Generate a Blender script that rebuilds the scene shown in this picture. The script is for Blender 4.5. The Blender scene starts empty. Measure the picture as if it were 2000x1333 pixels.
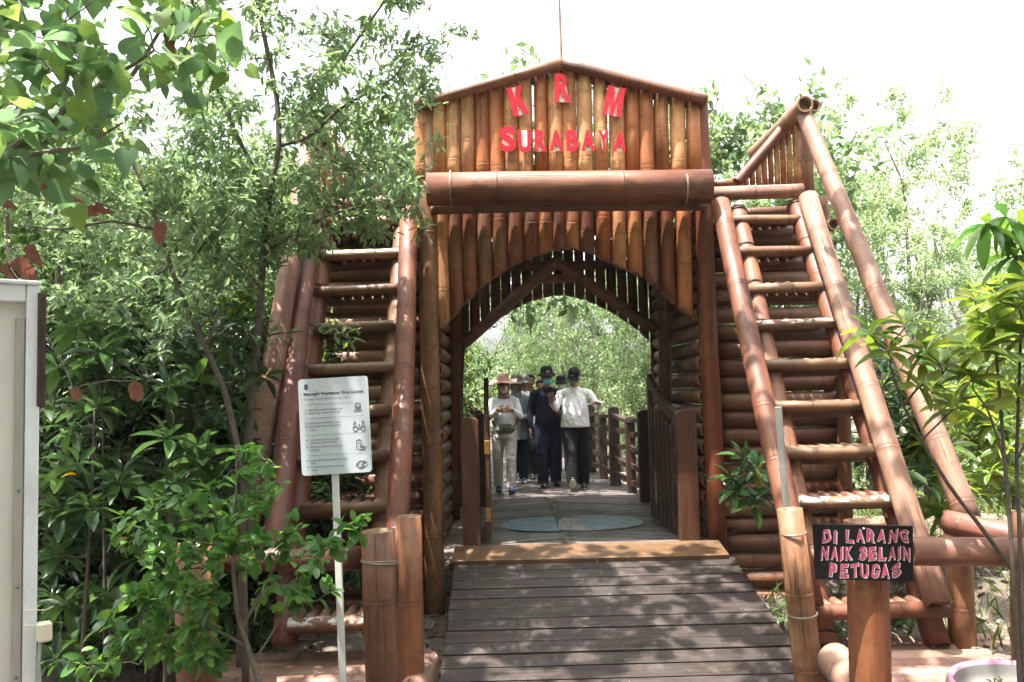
import bpy, math, random
import numpy as np
from mathutils import Vector, Matrix
from mathutils.geometry import convex_hull_2d
scene = bpy.context.scene
COL = scene.collection
R = math.radians

# ------------------------------------------------------------------ camera
W, H, F = 2000.0, 1333.0, 1555.6
CAM = Vector((0.0, -7.44, 1.45))
YAW, PITCH, ROLL = R(0.55), R(3.3), R(1.35)
fwd = Vector((math.sin(YAW)*math.cos(PITCH), math.cos(YAW)*math.cos(PITCH), math.sin(PITCH)))
r0 = Vector((math.cos(YAW), -math.sin(YAW), 0))
u0 = r0.cross(fwd)
rt = r0*math.cos(ROLL) - u0*math.sin(ROLL)
up = r0*math.sin(ROLL) + u0*math.cos(ROLL)
cam = bpy.data.cameras.new('camera')
cam.lens = 28.0; cam.sensor_width = 36.0; cam.clip_end = 1500; cam.clip_start = 0.05
cam_o = bpy.data.objects.new('camera', cam); COL.objects.link(cam_o)
M = Matrix((rt, up, -fwd)).transposed().to_4x4(); M.translation = CAM
cam_o.matrix_world = M
scene.camera = cam_o

def ray(px, py):
    return fwd*F + rt*(px - W/2) - up*(py - H/2)
def at(px, py, Y):
    d = ray(px, py); t = (Y - CAM.y)/d.y
    return CAM + d*t
def atz(px, py, z):
    d = ray(px, py); t = (z - CAM.z)/d.z
    return CAM + d*t

# ------------------------------------------------------------------ world, sun, exposure
SUN_EL, SUN_AZ = 74.0, 234.0          # azimuth clockwise from +Y: behind the camera, to its left
wd = bpy.data.worlds.new('World'); scene.world = wd; wd.use_nodes = True
nt = wd.node_tree; bg = nt.nodes['Background']
sky = nt.nodes.new('ShaderNodeTexSky'); sky.sky_type = 'NISHITA'; sky.sun_disc = False
sky.sun_elevation = R(SUN_EL); sky.sun_rotation = R(SUN_AZ)
sky.air_density = 1.0; sky.dust_density = 6.0; sky.ozone_density = 1.0
hz = nt.nodes.new('ShaderNodeHueSaturation'); hz.inputs['Saturation'].default_value = 0.30; hz.inputs['Value'].default_value = 1.35   # milky hazy sky
nt.links.new(sky.outputs[0], hz.inputs['Color']); nt.links.new(hz.outputs[0], bg.inputs[0]); bg.inputs[1].default_value = 0.15
sl = bpy.data.lights.new('sun', 'SUN'); sl.energy = 5.0; sl.angle = R(0.55); sl.color = (1.0, 0.94, 0.84)
so = bpy.data.objects.new('sun', sl); COL.objects.link(so)
sd = Vector((math.sin(R(SUN_AZ))*math.cos(R(SUN_EL)), math.cos(R(SUN_AZ))*math.cos(R(SUN_EL)), math.sin(R(SUN_EL))))
so.rotation_euler = sd.to_track_quat('Z', 'Y').to_euler(); so.location = sd*60
vs = scene.view_settings
vs.view_transform = 'Standard'; vs.look = 'None'; vs.gamma = 1.0; vs.exposure = 1.85
scene.cycles.max_bounces = 8; scene.cycles.diffuse_bounces = 4; scene.cycles.glossy_bounces = 3
scene.cycles.transmission_bounces = 6; scene.cycles.transparent_max_bounces = 8
try: scene.cycles.use_denoising = True
except Exception: pass

# ------------------------------------------------------------------ object helpers
def wm(o):
    m = o.matrix_basis.copy()
    return wm(o.parent) @ o.matrix_parent_inverse @ m if o.parent else m
def thing(name, label, cat, loc=(0, 0, 0), group=None):
    o = bpy.data.objects.new(name, None); COL.objects.link(o)
    o.location = loc; o.empty_display_size = 0.1
    o['label'] = label; o['category'] = cat
    if group: o['group'] = group
    return o
def tag(o, label, cat, group=None):
    o['label'] = label; o['category'] = cat
    if group: o['group'] = group
    return o
def link(name, me, mat=None, parent=None, mw=None):
    o = bpy.data.objects.new(name, me); COL.objects.link(o)
    if mat is not None and len(me.materials) == 0: me.materials.append(mat)
    mw = mw or Matrix()
    if parent is not None:
        o.parent = parent; o.matrix_basis = wm(parent).inverted() @ mw
    else: o.matrix_basis = mw
    return o
class MB:
    """collects vertices and faces of one mesh"""
    def __init__(s): s.v = []; s.f = []; s.sm = []
    def add(s, v, f, smooth=False):
        n = len(s.v); s.v += [tuple(p) for p in v]
        s.f += [tuple(i+n for i in q) for q in f]; s.sm += [smooth]*len(f)
    def box(s, c, d, rot=None, bev=0.0):
        x, y, z = d[0]/2, d[1]/2, d[2]/2
        b = min(bev, x*.9, y*.9, z*.9)
        if b <= 0:
            v = [Vector((i*x, j*y, k*z)) for i in (-1, 1) for j in (-1, 1) for k in (-1, 1)]
            f = [(0,1,3,2),(4,6,7,5),(0,4,5,1),(2,3,7,6),(0,2,6,4),(1,5,7,3)]
        else:
            v = []; idx = {}
            for i in (-1, 1):
                for j in (-1, 1):
                    for k in (-1, 1):
                        for a in range(3):
                            p = [i*x, j*y, k*z]
                            for q in range(3):
                                if q != a: p[q] -= (i, j, k)[q]*b
                            idx[(i, j, k, a)] = len(v); v.append(Vector(p))
            f = []
            for a in range(3):
                o1, o2 = (a+1) % 3, (a+2) % 3
                for s_ in (-1, 1):
                    q = []
                    for (p1, p2) in ((-1,-1),(1,-1),(1,1),(-1,1)):
                        t = [0, 0, 0]; t[a] = s_; t[o1] = p1; t[o2] = p2
                        q.append(idx[(*t, a)])
                    f.append(tuple(q if s_ > 0 else q[::-1]))
                for p1 in (-1, 1):
                    for p2 in (-1, 1):
                        t0 = [0,0,0]; t1 = [0,0,0]
                        t0[a] = -1; t1[a] = 1
                        for t in (t0, t1): t[o1] = p1; t[o2] = p2
                        q = [idx[(*t0, o1)], idx[(*t1, o1)], idx[(*t1, o2)], idx[(*t0, o2)]]
                        f.append(tuple(q if p1*p2 > 0 else q[::-1]))
            for i in (-1, 1):
                for j in (-1, 1):
                    for k in (-1, 1):
                        q = [idx[(i,j,k,0)], idx[(i,j,k,1)], idx[(i,j,k,2)]]
                        f.append(tuple(q if i*j*k > 0 else q[::-1]))
        m = rot if rot is not None else Matrix.Identity(3)
        s.add([m @ p + Vector(c) for p in v], f)
    def bar(s, a, b, w, h, bev=0.004, upv=(0, 0, 1)):
        a = Vector(a); b = Vector(b); d = b - a; L = d.length; d.normalize()
        x = d.cross(Vector(upv))
        if x.length < 1e-4: x = Vector((1, 0, 0))
        x.normalize(); z = x.cross(d)
        s.box((a+b)/2, (w, L, h), Matrix((x, d, z)).transposed(), bev)
    def tube(s, pts, rad, k=8, cap=True):
        pts = [Vector(p) for p in pts]; n = len(pts)
        if not hasattr(rad, '__len__'): rad = [rad]*n
        v = []; f = []; ref = None
        for i in range(n):
            d = (pts[min(i+1, n-1)] - pts[max(i-1, 0)])
            if d.length < 1e-9: d = Vector((0, 0, 1))
            d.normalize()
            if ref is None:
                ref = Vector((1, 0, 0)) if abs(d.x) < .8 else Vector((0, 1, 0))
            x = (ref - d*ref.dot(d)).normalized(); y = d.cross(x); ref = x
            for j in range(k):
                a = 2*math.pi*j/k
                v.append(pts[i] + (x*math.cos(a) + y*math.sin(a))*rad[i])
        for i in range(n-1):
            for j in range(k):
                f.append((i*k+j, i*k+(j+1) % k, (i+1)*k+(j+1) % k, (i+1)*k+j))
        if cap:
            f.append(tuple(range(k))[::-1]); f.append(tuple((n-1)*k+j for j in range(k)))
        s.add(v, f, True)
    def loft(s, rings, k=20):
        """rings: (centre, rx, ry) or (centre, rx, ry, axes)"""
        v = []; f = []
        for rg in rings:
            c = Vector(rg[0]); ax = rg[3] if len(rg) > 3 else (Vector((1,0,0)), Vector((0,1,0)))
            for j in range(k):
                a = 2*math.pi*j/k
                v.append(c + ax[0]*math.cos(a)*rg[1] + ax[1]*math.sin(a)*rg[2])
        n = len(rings)
        for i in range(n-1):
            for j in range(k): f.append((i*k+j, i*k+(j+1) % k, (i+1)*k+(j+1) % k, (i+1)*k+j))
        f.append(tuple(range(k))[::-1]); f.append(tuple((n-1)*k+j for j in range(k)))
        s.add(v, f, True)
    def ball(s, c, r, rot=None, k=14):
        """ellipsoid"""
        c = Vector(c); r = Vector(r) if hasattr(r, '__len__') else Vector((r, r, r))
        m = rot if rot is not None else Matrix.Identity(3)
        v = [c + m @ Vector((0, 0, -r.z))]; f = []; n = k//2
        for i in range(1, n):
            t = math.pi*i/n - math.pi/2
            for j in range(k):
                a = 2*math.pi*j/k
                v.append(c + m @ Vector((math.cos(t)*math.cos(a)*r.x, math.cos(t)*math.sin(a)*r.y, math.sin(t)*r.z)))
        v.append(c + m @ Vector((0, 0, r.z)))
        for j in range(k): f.append((0, 1+(j+1) % k, 1+j))
        for i in range(n-2):
            for j in range(k): f.append((1+i*k+j, 1+i*k+(j+1) % k, 1+(i+1)*k+(j+1) % k, 1+(i+1)*k+j))
        b = 1+(n-2)*k
        for j in range(k): f.append((b+j, b+(j+1) % k, len(v)-1))
        s.add(v, f, True)
    def mesh(s, name):
        me = bpy.data.meshes.new(name); me.from_pydata(s.v, [], s.f)
        me.polygons.foreach_set('use_smooth', s.sm); me.update(); return me
    def build(s, name, mat, parent=None):
        return link(name, s.mesh(name), mat, parent)

def remeshed(name, mb, voxel, smooth=3, mat=None, parent=None, cut=None):
    o = bpy.data.objects.new('tmp', mb.mesh('tmp')); COL.objects.link(o)
    m = o.modifiers.new('r', 'REMESH'); m.mode = 'VOXEL'; m.voxel_size = voxel; m.use_smooth_shade = True
    if smooth:
        q = o.modifiers.new('s', 'SMOOTH'); q.factor = 0.5; q.iterations = smooth
    dg = bpy.context.evaluated_depsgraph_get()
    me = bpy.data.meshes.new_from_object(o.evaluated_get(dg)); me.name = name
    old = o.data; bpy.data.objects.remove(o); bpy.data.meshes.remove(old)
    me.materials.clear()
    return link(name, me, mat, parent)

def mesh_np(name, V, Q, smooth=True):
    V = np.asarray(V, np.float32); Q = np.asarray(Q, np.int32)
    k = Q.shape[1]; me = bpy.data.meshes.new(name)
    me.vertices.add(len(V)); me.vertices.foreach_set('co', V.ravel())
    me.loops.add(Q.size); me.loops.foreach_set('vertex_index', Q.ravel())
    me.polygons.add(len(Q))
    me.polygons.foreach_set('loop_start', np.arange(len(Q), dtype=np.int32)*k)
    me.polygons.foreach_set('use_smooth', np.full(len(Q), smooth))
    me.update(calc_edges=True); return me

# ------------------------------------------------------------------ materials
class NT:
    def __init__(s, name):
        s.m = bpy.data.materials.new(name); s.m.use_nodes = True
        s.t = s.m.node_tree; s.b = s.t.nodes['Principled BSDF']
    def n(s, typ, **kw):
        nd = s.t.nodes.new(typ)
        for k, v in kw.items():
            if k.startswith('_'): nd.inputs[int(k[1:])].default_value = v
            else: setattr(nd, k, v)
        return nd
    def l(s, a, b): s.t.links.new(a, b)
    def val(s, x, sock):
        if isinstance(x, (int, float, tuple)): sock.default_value = x
        else: s.l(x, sock)
    def math(s, op, a, b=0.5, clamp=False):
        nd = s.n('ShaderNodeMath', operation=op); nd.use_clamp = clamp
        s.val(a, nd.inputs[0]); s.val(b, nd.inputs[1]); return nd.outputs[0]
    def mix(s, f, a, b, mode='MIX'):
        nd = s.n('ShaderNodeMix', data_type='RGBA', blend_type=mode)
        s.val(f, nd.inputs[0])
        s.val((*a, 1) if isinstance(a, tuple) and len(a) == 3 else a, nd.inputs[6])
        s.val((*b, 1) if isinstance(b, tuple) and len(b) == 3 else b, nd.inputs[7]); return nd.outputs[2]
    def ramp(s, f, stops):
        nd = s.n('ShaderNodeValToRGB'); s.l(f, nd.inputs[0]); e = nd.color_ramp.elements
        while len(e) < len(stops): e.new(0.5)
        for i, (p, c) in enumerate(stops):
            e[i].position = p; e[i].color = (*c, 1) if hasattr(c, '__len__') else (c, c, c, 1)
        return nd.outputs[0]
    def noise(s, vec, scale, detail=4, rough=0.55, out=0):
        nd = s.n('ShaderNodeTexNoise'); nd.inputs['Scale'].default_value = scale
        nd.inputs['Detail'].default_value = detail; nd.inputs['Roughness'].default_value = rough
        if vec is not None: s.l(vec, nd.inputs['Vector'])
        return nd.outputs[out]
    def coords(s, scale=(1, 1, 1), rnd=True):
        tc = s.n('ShaderNodeTexCoord'); mp = s.n('ShaderNodeMapping')
        s.l(tc.outputs['Object'], mp.inputs[0]); mp.inputs['Scale'].default_value = scale
        if rnd:
            oi = s.n('ShaderNodeObjectInfo'); s.rnd = oi.outputs['Random']
            v = s.n('ShaderNodeVectorMath', operation='SCALE'); s.l(mp.outputs[0], v.inputs[0])
            v.inputs['Scale'].default_value = 1
            ad = s.n('ShaderNodeVectorMath', operation='ADD')
            mu = s.math('MULTIPLY', s.rnd, 37.0)
            s.l(v.outputs[0], ad.inputs[0]); s.l(mu, ad.inputs[1]); return ad.outputs[0]
        return mp.outputs[0]
    def bump(s, h, strength=0.3, dist=0.01):
        nd = s.n('ShaderNodeBump'); nd.inputs['Strength'].default_value = strength
        nd.inputs['Distance'].default_value = dist; s.l(h, nd.inputs['Height'])
        s.l(nd.outputs[0], s.b.inputs['Normal'])
    def base(s, c): s.val((*c, 1) if isinstance(c, tuple) and len(c) == 3 else c, s.b.inputs['Base Color'])
    def rough(s, r): s.val(r, s.b.inputs['Roughness'])

def bamboo_mat(name, dark, mid, light, stain=0.5, flake=0.0, rough=(0.42, 0.70)):
    t = NT(name)
    v = t.coords((9, 9, 0.9)); v2 = t.coords((2.5, 2.5, 1.3)); v3 = t.coords((40, 40, 1.2))
    streak = t.noise(v, 1.0, 5, 0.6)
    c = t.ramp(streak, [(0.25, dark), (0.5, mid), (0.75, light)])
    fine = t.noise(v3, 1.0, 3, 0.6)
    c = t.mix(t.ramp(fine, [(0.3, 0.0), (0.8, 0.4)]), c, tuple(x*0.62 for x in mid))
    hsv = t.n('ShaderNodeHueSaturation'); t.l(c, hsv.inputs['Color'])
    t.l(t.math('ADD', t.math('MULTIPLY', t.rnd, 0.025), 0.488), hsv.inputs['Hue'])
    t.l(t.math('ADD', t.math('MULTIPLY', t.rnd, 0.5), 0.72), hsv.inputs['Value'])
    t.l(t.math('ADD', t.math('MULTIPLY', t.rnd, -0.2), 1.05), hsv.inputs['Saturation'])
    c = hsv.outputs[0]
    st = t.noise(v2, 1.1, 6, 0.65)
    c = t.mix(t.ramp(st, [(0.52, 0.0), (0.72, stain)]), c, tuple(x*0.22 for x in dark))
    pale = t.noise(t.coords((3, 3, 2)), 1.7, 5, 0.7)
    c = t.mix(t.ramp(pale, [(0.6, 0.0), (0.8, 0.28)]), c, (0.42, 0.30, 0.22))
    ck = t.noise(t.coords((34, 34, 0.35)), 1.0, 2, 0.5)
    ckm = t.math('MULTIPLY', t.ramp(ck, [(0.484, 0.0), (0.497, 1.0), (0.503, 1.0), (0.516, 0.0)]), t.ramp(t.noise(v2, 0.8, 2), [(0.50, 0.0), (0.60, 0.85)]))
    c = t.mix(ckm, c, tuple(x*0.15 for x in dark))
    grime = t.noise(t.coords((6, 6, 6)), 1.4, 8, 0.78)
    c = t.mix(t.ramp(grime, [(0.46, 0.0), (0.7, 0.55)]), c, tuple(x*0.5 for x in dark))
    at_ = t.n('ShaderNodeAttribute', attribute_name='node')
    nd = t.math('MULTIPLY', at_.outputs['Fac'], t.ramp(t.noise(v, 2.0, 3), [(0.3, 0.05), (0.7, 0.75)]))
    c = t.mix(nd, c, tuple(x*0.45 for x in dark))
    cut = t.n('ShaderNodeAttribute', attribute_name='cut')
    c = t.mix(cut.outputs['Fac'], c, t.ramp(t.noise(t.coords((12, 12, 12)), 3, 4), [(0.3, (0.10, 0.06, 0.035)), (0.7, (0.30, 0.19, 0.11))]))
    if flake:
        fl = t.noise(t.coords((7, 7, 5)), 1.6, 8, 0.75)
        ge = t.n('ShaderNodeNewGeometry'); sx = t.n('ShaderNodeSeparateXYZ'); t.l(ge.outputs['True Normal'], sx.inputs[0])
        upm = t.ramp(sx.outputs[2], [(0.1, 0.0), (0.5, 1.0)])
        c = t.mix(t.math('MULTIPLY', upm, t.ramp(fl, [(1-flake-.02, 0.0), (1-flake+.01, 0.85)])), c, (0.62, 0.60, 0.60))
    # tiny borer holes and specks
    vo = t.n('ShaderNodeTexVoronoi'); t.l(t.coords((14, 14, 7)), vo.inputs['Vector']); vo.inputs['Scale'].default_value = 1.0
    c = t.mix(t.ramp(vo.outputs['Distance'], [(0.03, 0.8), (0.055, 0.0)]), c, (0.02, 0.01, 0.006))
    t.base(c)
    t.rough(t.ramp(t.noise(v2, 2.5, 4), [(0.3, rough[0]), (0.7, rough[1])]))
    t.b.inputs['Specular IOR Level'].default_value = 0.5
    t.bump(t.math('SUBTRACT', t.math('ADD', fine, t.math('MULTIPLY', streak, 1.5)), t.math('MULTIPLY', ckm, 2.0)), 0.4, 0.005)
    return t.m

def wood_mat(name, dark, light, axis_scale=(30, 2, 30), rough=0.55, scratch=0.3, bump=0.35, stain=None):
    t = NT(name); v = t.coords(axis_scale)
    g = t.noise(v, 1.0, 6, 0.65)
    c = t.ramp(g, [(0.3, dark), (0.7, light)])
    hsv = t.n('ShaderNodeHueSaturation'); t.l(c, hsv.inputs['Color'])
    isl = t.n('ShaderNodeNewGeometry').outputs['Random Per Island']
    t.l(t.math('ADD', t.math('MULTIPLY', isl, 0.6), 0.68), hsv.inputs['Value'])
    c = hsv.outputs[0]
    big = t.noise(t.coords((2, 2, 2)), 1.3, 6, 0.7)
    c = t.mix(t.ramp(big, [(0.5, 0.0), (0.75, 0.55)]), c, stain or tuple(x*0.45 for x in dark))
    dust = t.noise(t.coords((4, 4, 4)), 2.1, 7, 0.75)
    c = t.mix(t.ramp(dust, [(0.52, 0.0), (0.75, scratch)]), c, tuple(min(1, x*2.2+0.04) for x in light))
    t.base(c); t.rough(t.ramp(big, [(0.3, rough-.15), (0.7, rough+.15)]))
    t.bump(g, bump, 0.004)
    return t.m

def plain(name, c, rough=0.5, metal=0.0, var=0.15, scale=6.0, bump=0.0, spec=0.5, dirt=None, dirt_amt=0.4):
    t = NT(name); v = t.coords((1, 1, 1))
    n = t.noise(v, scale, 6, 0.65)
    col = t.ramp(n, [(0.25, tuple(x*(1-var) for x in c)), (0.75, tuple(min(1, x*(1+var)) for x in c))])
    if dirt:
        col = t.mix(t.ramp(t.noise(v, scale*0.45, 7, 0.72), [(0.5, 0.0), (0.72, dirt_amt)]), col, dirt)
    t.base(col); t.rough(t.ramp(n, [(0.2, max(.03, rough-.1)), (0.8, min(1, rough+.1))]))
    t.b.inputs['Metallic'].default_value = metal; t.b.inputs['Specular IOR Level'].default_value = spec
    if bump: t.bump(n, bump, 0.01)
    return t.m

def cloth(name, c, var=0.12, rough=0.85, fold=0.5, pattern=None):
    t = NT(name); v = t.coords((1, 1, 0.55))
    n = t.noise(v, 10, 4, 0.55); w = t.noise(t.coords((1, 1, 1)), 160, 2)
    col = t.ramp(w, [(0.3, tuple(x*(1-var) for x in c)), (0.7, tuple(min(1, x*(1+var)) for x in c))])
    if pattern:
        vo = t.n('ShaderNodeTexVoronoi'); t.l(t.coords((1, 1, 1)), vo.inputs['Vector']); vo.inputs['Scale'].default_value = pattern[0]
        col = t.mix(t.ramp(vo.outputs['Distance'], [(0.25, 1.0), (0.4, 0.0)]), col, pattern[1])
    t.base(col); t.rough(rough); t.b.inputs['Specular IOR Level'].default_value = 0.2
    t.bump(n, min(1, fold*1.4), 0.06); return t.m

def leaf_mat(name, cols, trans=0.45, rough=0.42, yellow=0.0):
    t = NT(name); ge = t.n('ShaderNodeNewGeometry'); rnd = ge.outputs['Random Per Island']
    n = len(cols); stops = [(i/(n-1)*(1-yellow) if n > 1 else 0, c) for i, c in enumerate(cols)]
    if yellow: stops += [(1-yellow*0.5, cols[-1]), (1-yellow*0.4, (0.42, 0.30, 0.03))]
    c = t.ramp(rnd, stops)
    v = t.coords((1, 1, 1), False)
    c = t.mix(t.ramp(t.noise(v, 30, 3), [(0.35, 0.0), (0.75, 0.3)]), c, tuple(x*0.6 for x in cols[0]))
    t.base(c); t.rough(rough); t.b.inputs['Specular IOR Level'].default_value = 0.45
    tr = t.n('ShaderNodeBsdfTranslucent')
    hs = t.n('ShaderNodeHueSaturation'); t.l(c, hs.inputs['Color']); hs.inputs['Hue'].default_value = 0.475
    hs.inputs['Saturation'].default_value = 1.1; hs.inputs['Value'].default_value = 2.0
    t.l(hs.outputs[0], tr.inputs['Color'])
    mx = t.n('ShaderNodeMixShader'); mx.inputs[0].default_value = trans
    t.l(t.b.outputs[0], mx.inputs[1]); t.l(tr.outputs[0], mx.inputs[2])
    t.l(mx.outputs[0], t.t.nodes['Material Output'].inputs[0]); return t.m

BAM = bamboo_mat('bamboo_varnished', (0.085, 0.027, 0.013), (0.205, 0.072, 0.032), (0.31, 0.128, 0.058), 0.7)
BAMO = bamboo_mat('bamboo_amber', (0.090, 0.027, 0.010), (0.215, 0.070, 0.023), (0.32, 0.122, 0.042), 0.75)
BAML = bamboo_mat('bamboo_landing', (0.17, 0.085, 0.060), (0.31, 0.165, 0.118), (0.40, 0.24, 0.18), 0.4, 0.36)
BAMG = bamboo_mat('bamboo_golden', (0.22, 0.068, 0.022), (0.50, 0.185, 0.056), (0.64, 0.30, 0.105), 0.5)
BAMD = bamboo_mat('bamboo_weathered', (0.065, 0.024, 0.014), (0.145, 0.055, 0.028), (0.24, 0.100, 0.050), 0.8)
BAMP = bamboo_mat('bamboo_pinkish', (0.115, 0.043, 0.028), (0.235, 0.097, 0.062), (0.33, 0.158, 0.104), 0.55, 0.27)
TRD = bamboo_mat('bamboo_tread', (0.075, 0.032, 0.015), (0.165, 0.076, 0.034), (0.26, 0.145, 0.075), 0.5)
TRF = bamboo_mat('bamboo_tread_flaked', (0.075, 0.032, 0.015), (0.165, 0.076, 0.034), (0.26, 0.145, 0.075), 0.5, 0.47)
LOG = bamboo_mat('bamboo_log', (0.100, 0.039, 0.021), (0.230, 0.094, 0.049), (0.34, 0.158, 0.086), 0.6, rough=(0.4, 0.6))
PLK = wood_mat('ramp_plank', (0.029, 0.0225, 0.0205), (0.072, 0.056, 0.051), (2, 40, 40), 0.42, 0.5)
DCK = wood_mat('deck_plank', (0.070, 0.059, 0.056), (0.150, 0.128, 0.120), (3, 14, 14), 0.55, 0.35)
YEL = wood_mat('pale_plank', (0.085, 0.044, 0.022), (0.19, 0.105, 0.052), (2, 30, 30), 0.5, 0.35)
WOOD = wood_mat('stained_wood', (0.062, 0.024, 0.014), (0.125, 0.05, 0.028), (30, 30, 2), 0.45, 0.15)
WDARK = wood_mat('dark_wood', (0.030, 0.017, 0.012), (0.075, 0.042, 0.03), (24, 24, 3), 0.5, 0.25)
RED = plain('red_acrylic', (0.72, 0.018, 0.045), 0.22, var=0.08)
WHT = plain('white_acrylic', (0.78, 0.76, 0.74), 0.3, var=0.05, dirt=(0.4, 0.33, 0.28), dirt_amt=0.25)
SIGNW = plain('sign_white', (0.50, 0.545, 0.60), 0.35, var=0.03, dirt=(0.5, 0.5, 0.5), dirt_amt=0.2)
SILV = plain('pale_post', (0.62, 0.62, 0.61), 0.4, var=0.06, dirt=(0.28, 0.26, 0.22), dirt_amt=0.4)
INK = plain('dark_ink', (0.03, 0.035, 0.06), 0.5)
INK2 = plain('grey_ink', (0.16, 0.17, 0.19), 0.5)
NAVYINK = plain('navy_ink', (0.015, 0.018, 0.12), 0.5)
BLK = plain('black_board', (0.005, 0.005, 0.006), 0.55, var=0.4, spec=0.25, dirt=(0.03, 0.028, 0.026), dirt_amt=0.4)
PINKP = plain('pink_paint', (0.34, 0.05, 0.105), 0.5, var=0.15, scale=20)
WPNT = plain('white_paint', (0.52, 0.50, 0.50), 0.5, var=0.08)
ALU = plain('aluminium', (0.80, 0.83, 0.86), 0.38, 0.15, 0.1, 3, dirt=(0.3, 0.27, 0.22), dirt_amt=0.35)
RUST = plain('rusty_strip', (0.055, 0.03, 0.028), 0.6, 0.2, 0.5, 20, 0.4, dirt=(0.2, 0.19, 0.18), dirt_amt=0.5)
BRASS = plain('brass_hinge', (0.42, 0.22, 0.06), 0.4, 0.7, 0.3, 20)
WIRE = plain('tie_wire', (0.30, 0.26, 0.22), 0.5, 0.5, 0.3)
PLAS = plain('ivory_plastic', (0.70, 0.66, 0.52), 0.4, var=0.06, dirt=(0.35, 0.3, 0.22), dirt_amt=0.3)
GREYW = wood_mat('grey_batten', (0.16, 0.16, 0.15), (0.30, 0.30, 0.28), (40, 40, 3), 0.7, 0.2)
POTM = plain('pink_pot', (0.50, 0.25, 0.37), 0.45, var=0.06, scale=5, dirt=(0.36, 0.27, 0.28), dirt_amt=0.5, bump=0.1)
POTI = plain('pot_inside', (0.26, 0.25, 0.24), 0.8, var=0.3, bump=0.3)
SOIL = plain('potting_soil', (0.085, 0.062, 0.045), 0.95, var=0.6, scale=40, bump=1.0)
BARK = plain('grey_bark', (0.15, 0.125, 0.10), 0.85, var=0.4, scale=25, bump=0.6)
BARKD = plain('dark_bark', (0.085, 0.068, 0.055), 0.85, var=0.4, scale=25, bump=0.6)
STEM = plain('green_stem', (0.14, 0.13, 0.06), 0.7, var=0.3, scale=25)

def panel_mat():
    t = NT('polycarbonate'); v = t.coords((1, 1, 1))
    tc = t.n('ShaderNodeTexCoord'); sx = t.n('ShaderNodeSeparateXYZ'); t.l(tc.outputs['Object'], sx.inputs[0])
    n = t.noise(v, 3, 6, 0.7)
    t.base(t.ramp(n, [(0.3, (0.58, 0.56, 0.51)), (0.7, (0.72, 0.70, 0.65))])); t.rough(0.4)
    s = t.math('SINE', t.math('MULTIPLY', t.math('ADD', sx.outputs[0], sx.outputs[1]), 1500.0)); t.bump(s, 0.12, 0.002)
    return t.m
POLY = panel_mat()

def ground_mat():
    t = NT('soil_ground'); v = t.coords((1, 1, 1), False)
    n = t.noise(v, 3.0, 9, 0.72); n2 = t.noise(v, 0.7, 5, 0.6); n3 = t.noise(v, 45, 4, 0.7)
    c = t.ramp(n, [(0.3, (0.10, 0.078, 0.058)), (0.55, (0.24, 0.20, 0.165)), (0.8, (0.36, 0.32, 0.28))])
    c = t.mix(t.ramp(n2, [(0.45, 0.0), (0.65, 0.7)]), c, (0.07, 0.062, 0.035))
    c = t.mix(t.ramp(n3, [(0.5, 0.0), (0.7, 0.5)]), c, (0.07, 0.05, 0.035))
    t.base(c); t.rough(0.95); t.bump(t.math('ADD', n, t.math('MULTIPLY', n3, 0.5)), 0.9, 0.06); return t.m
GRD = ground_mat()
def paint_mat(name, c):
    t = NT(name); v = t.coords((1, 1, 1), False)
    n = t.noise(v, 9, 8, 0.75)
    t.base(t.mix(t.ramp(n, [(0.42, 0.0), (0.62, 0.85)]), c, (0.13, 0.115, 0.108)))
    t.rough(0.6); return t.m
BLUEP = paint_mat('worn_blue_paint', (0.20, 0.315, 0.375)); PALEP = paint_mat('worn_pale_paint', (0.42, 0.38, 0.38))

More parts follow.
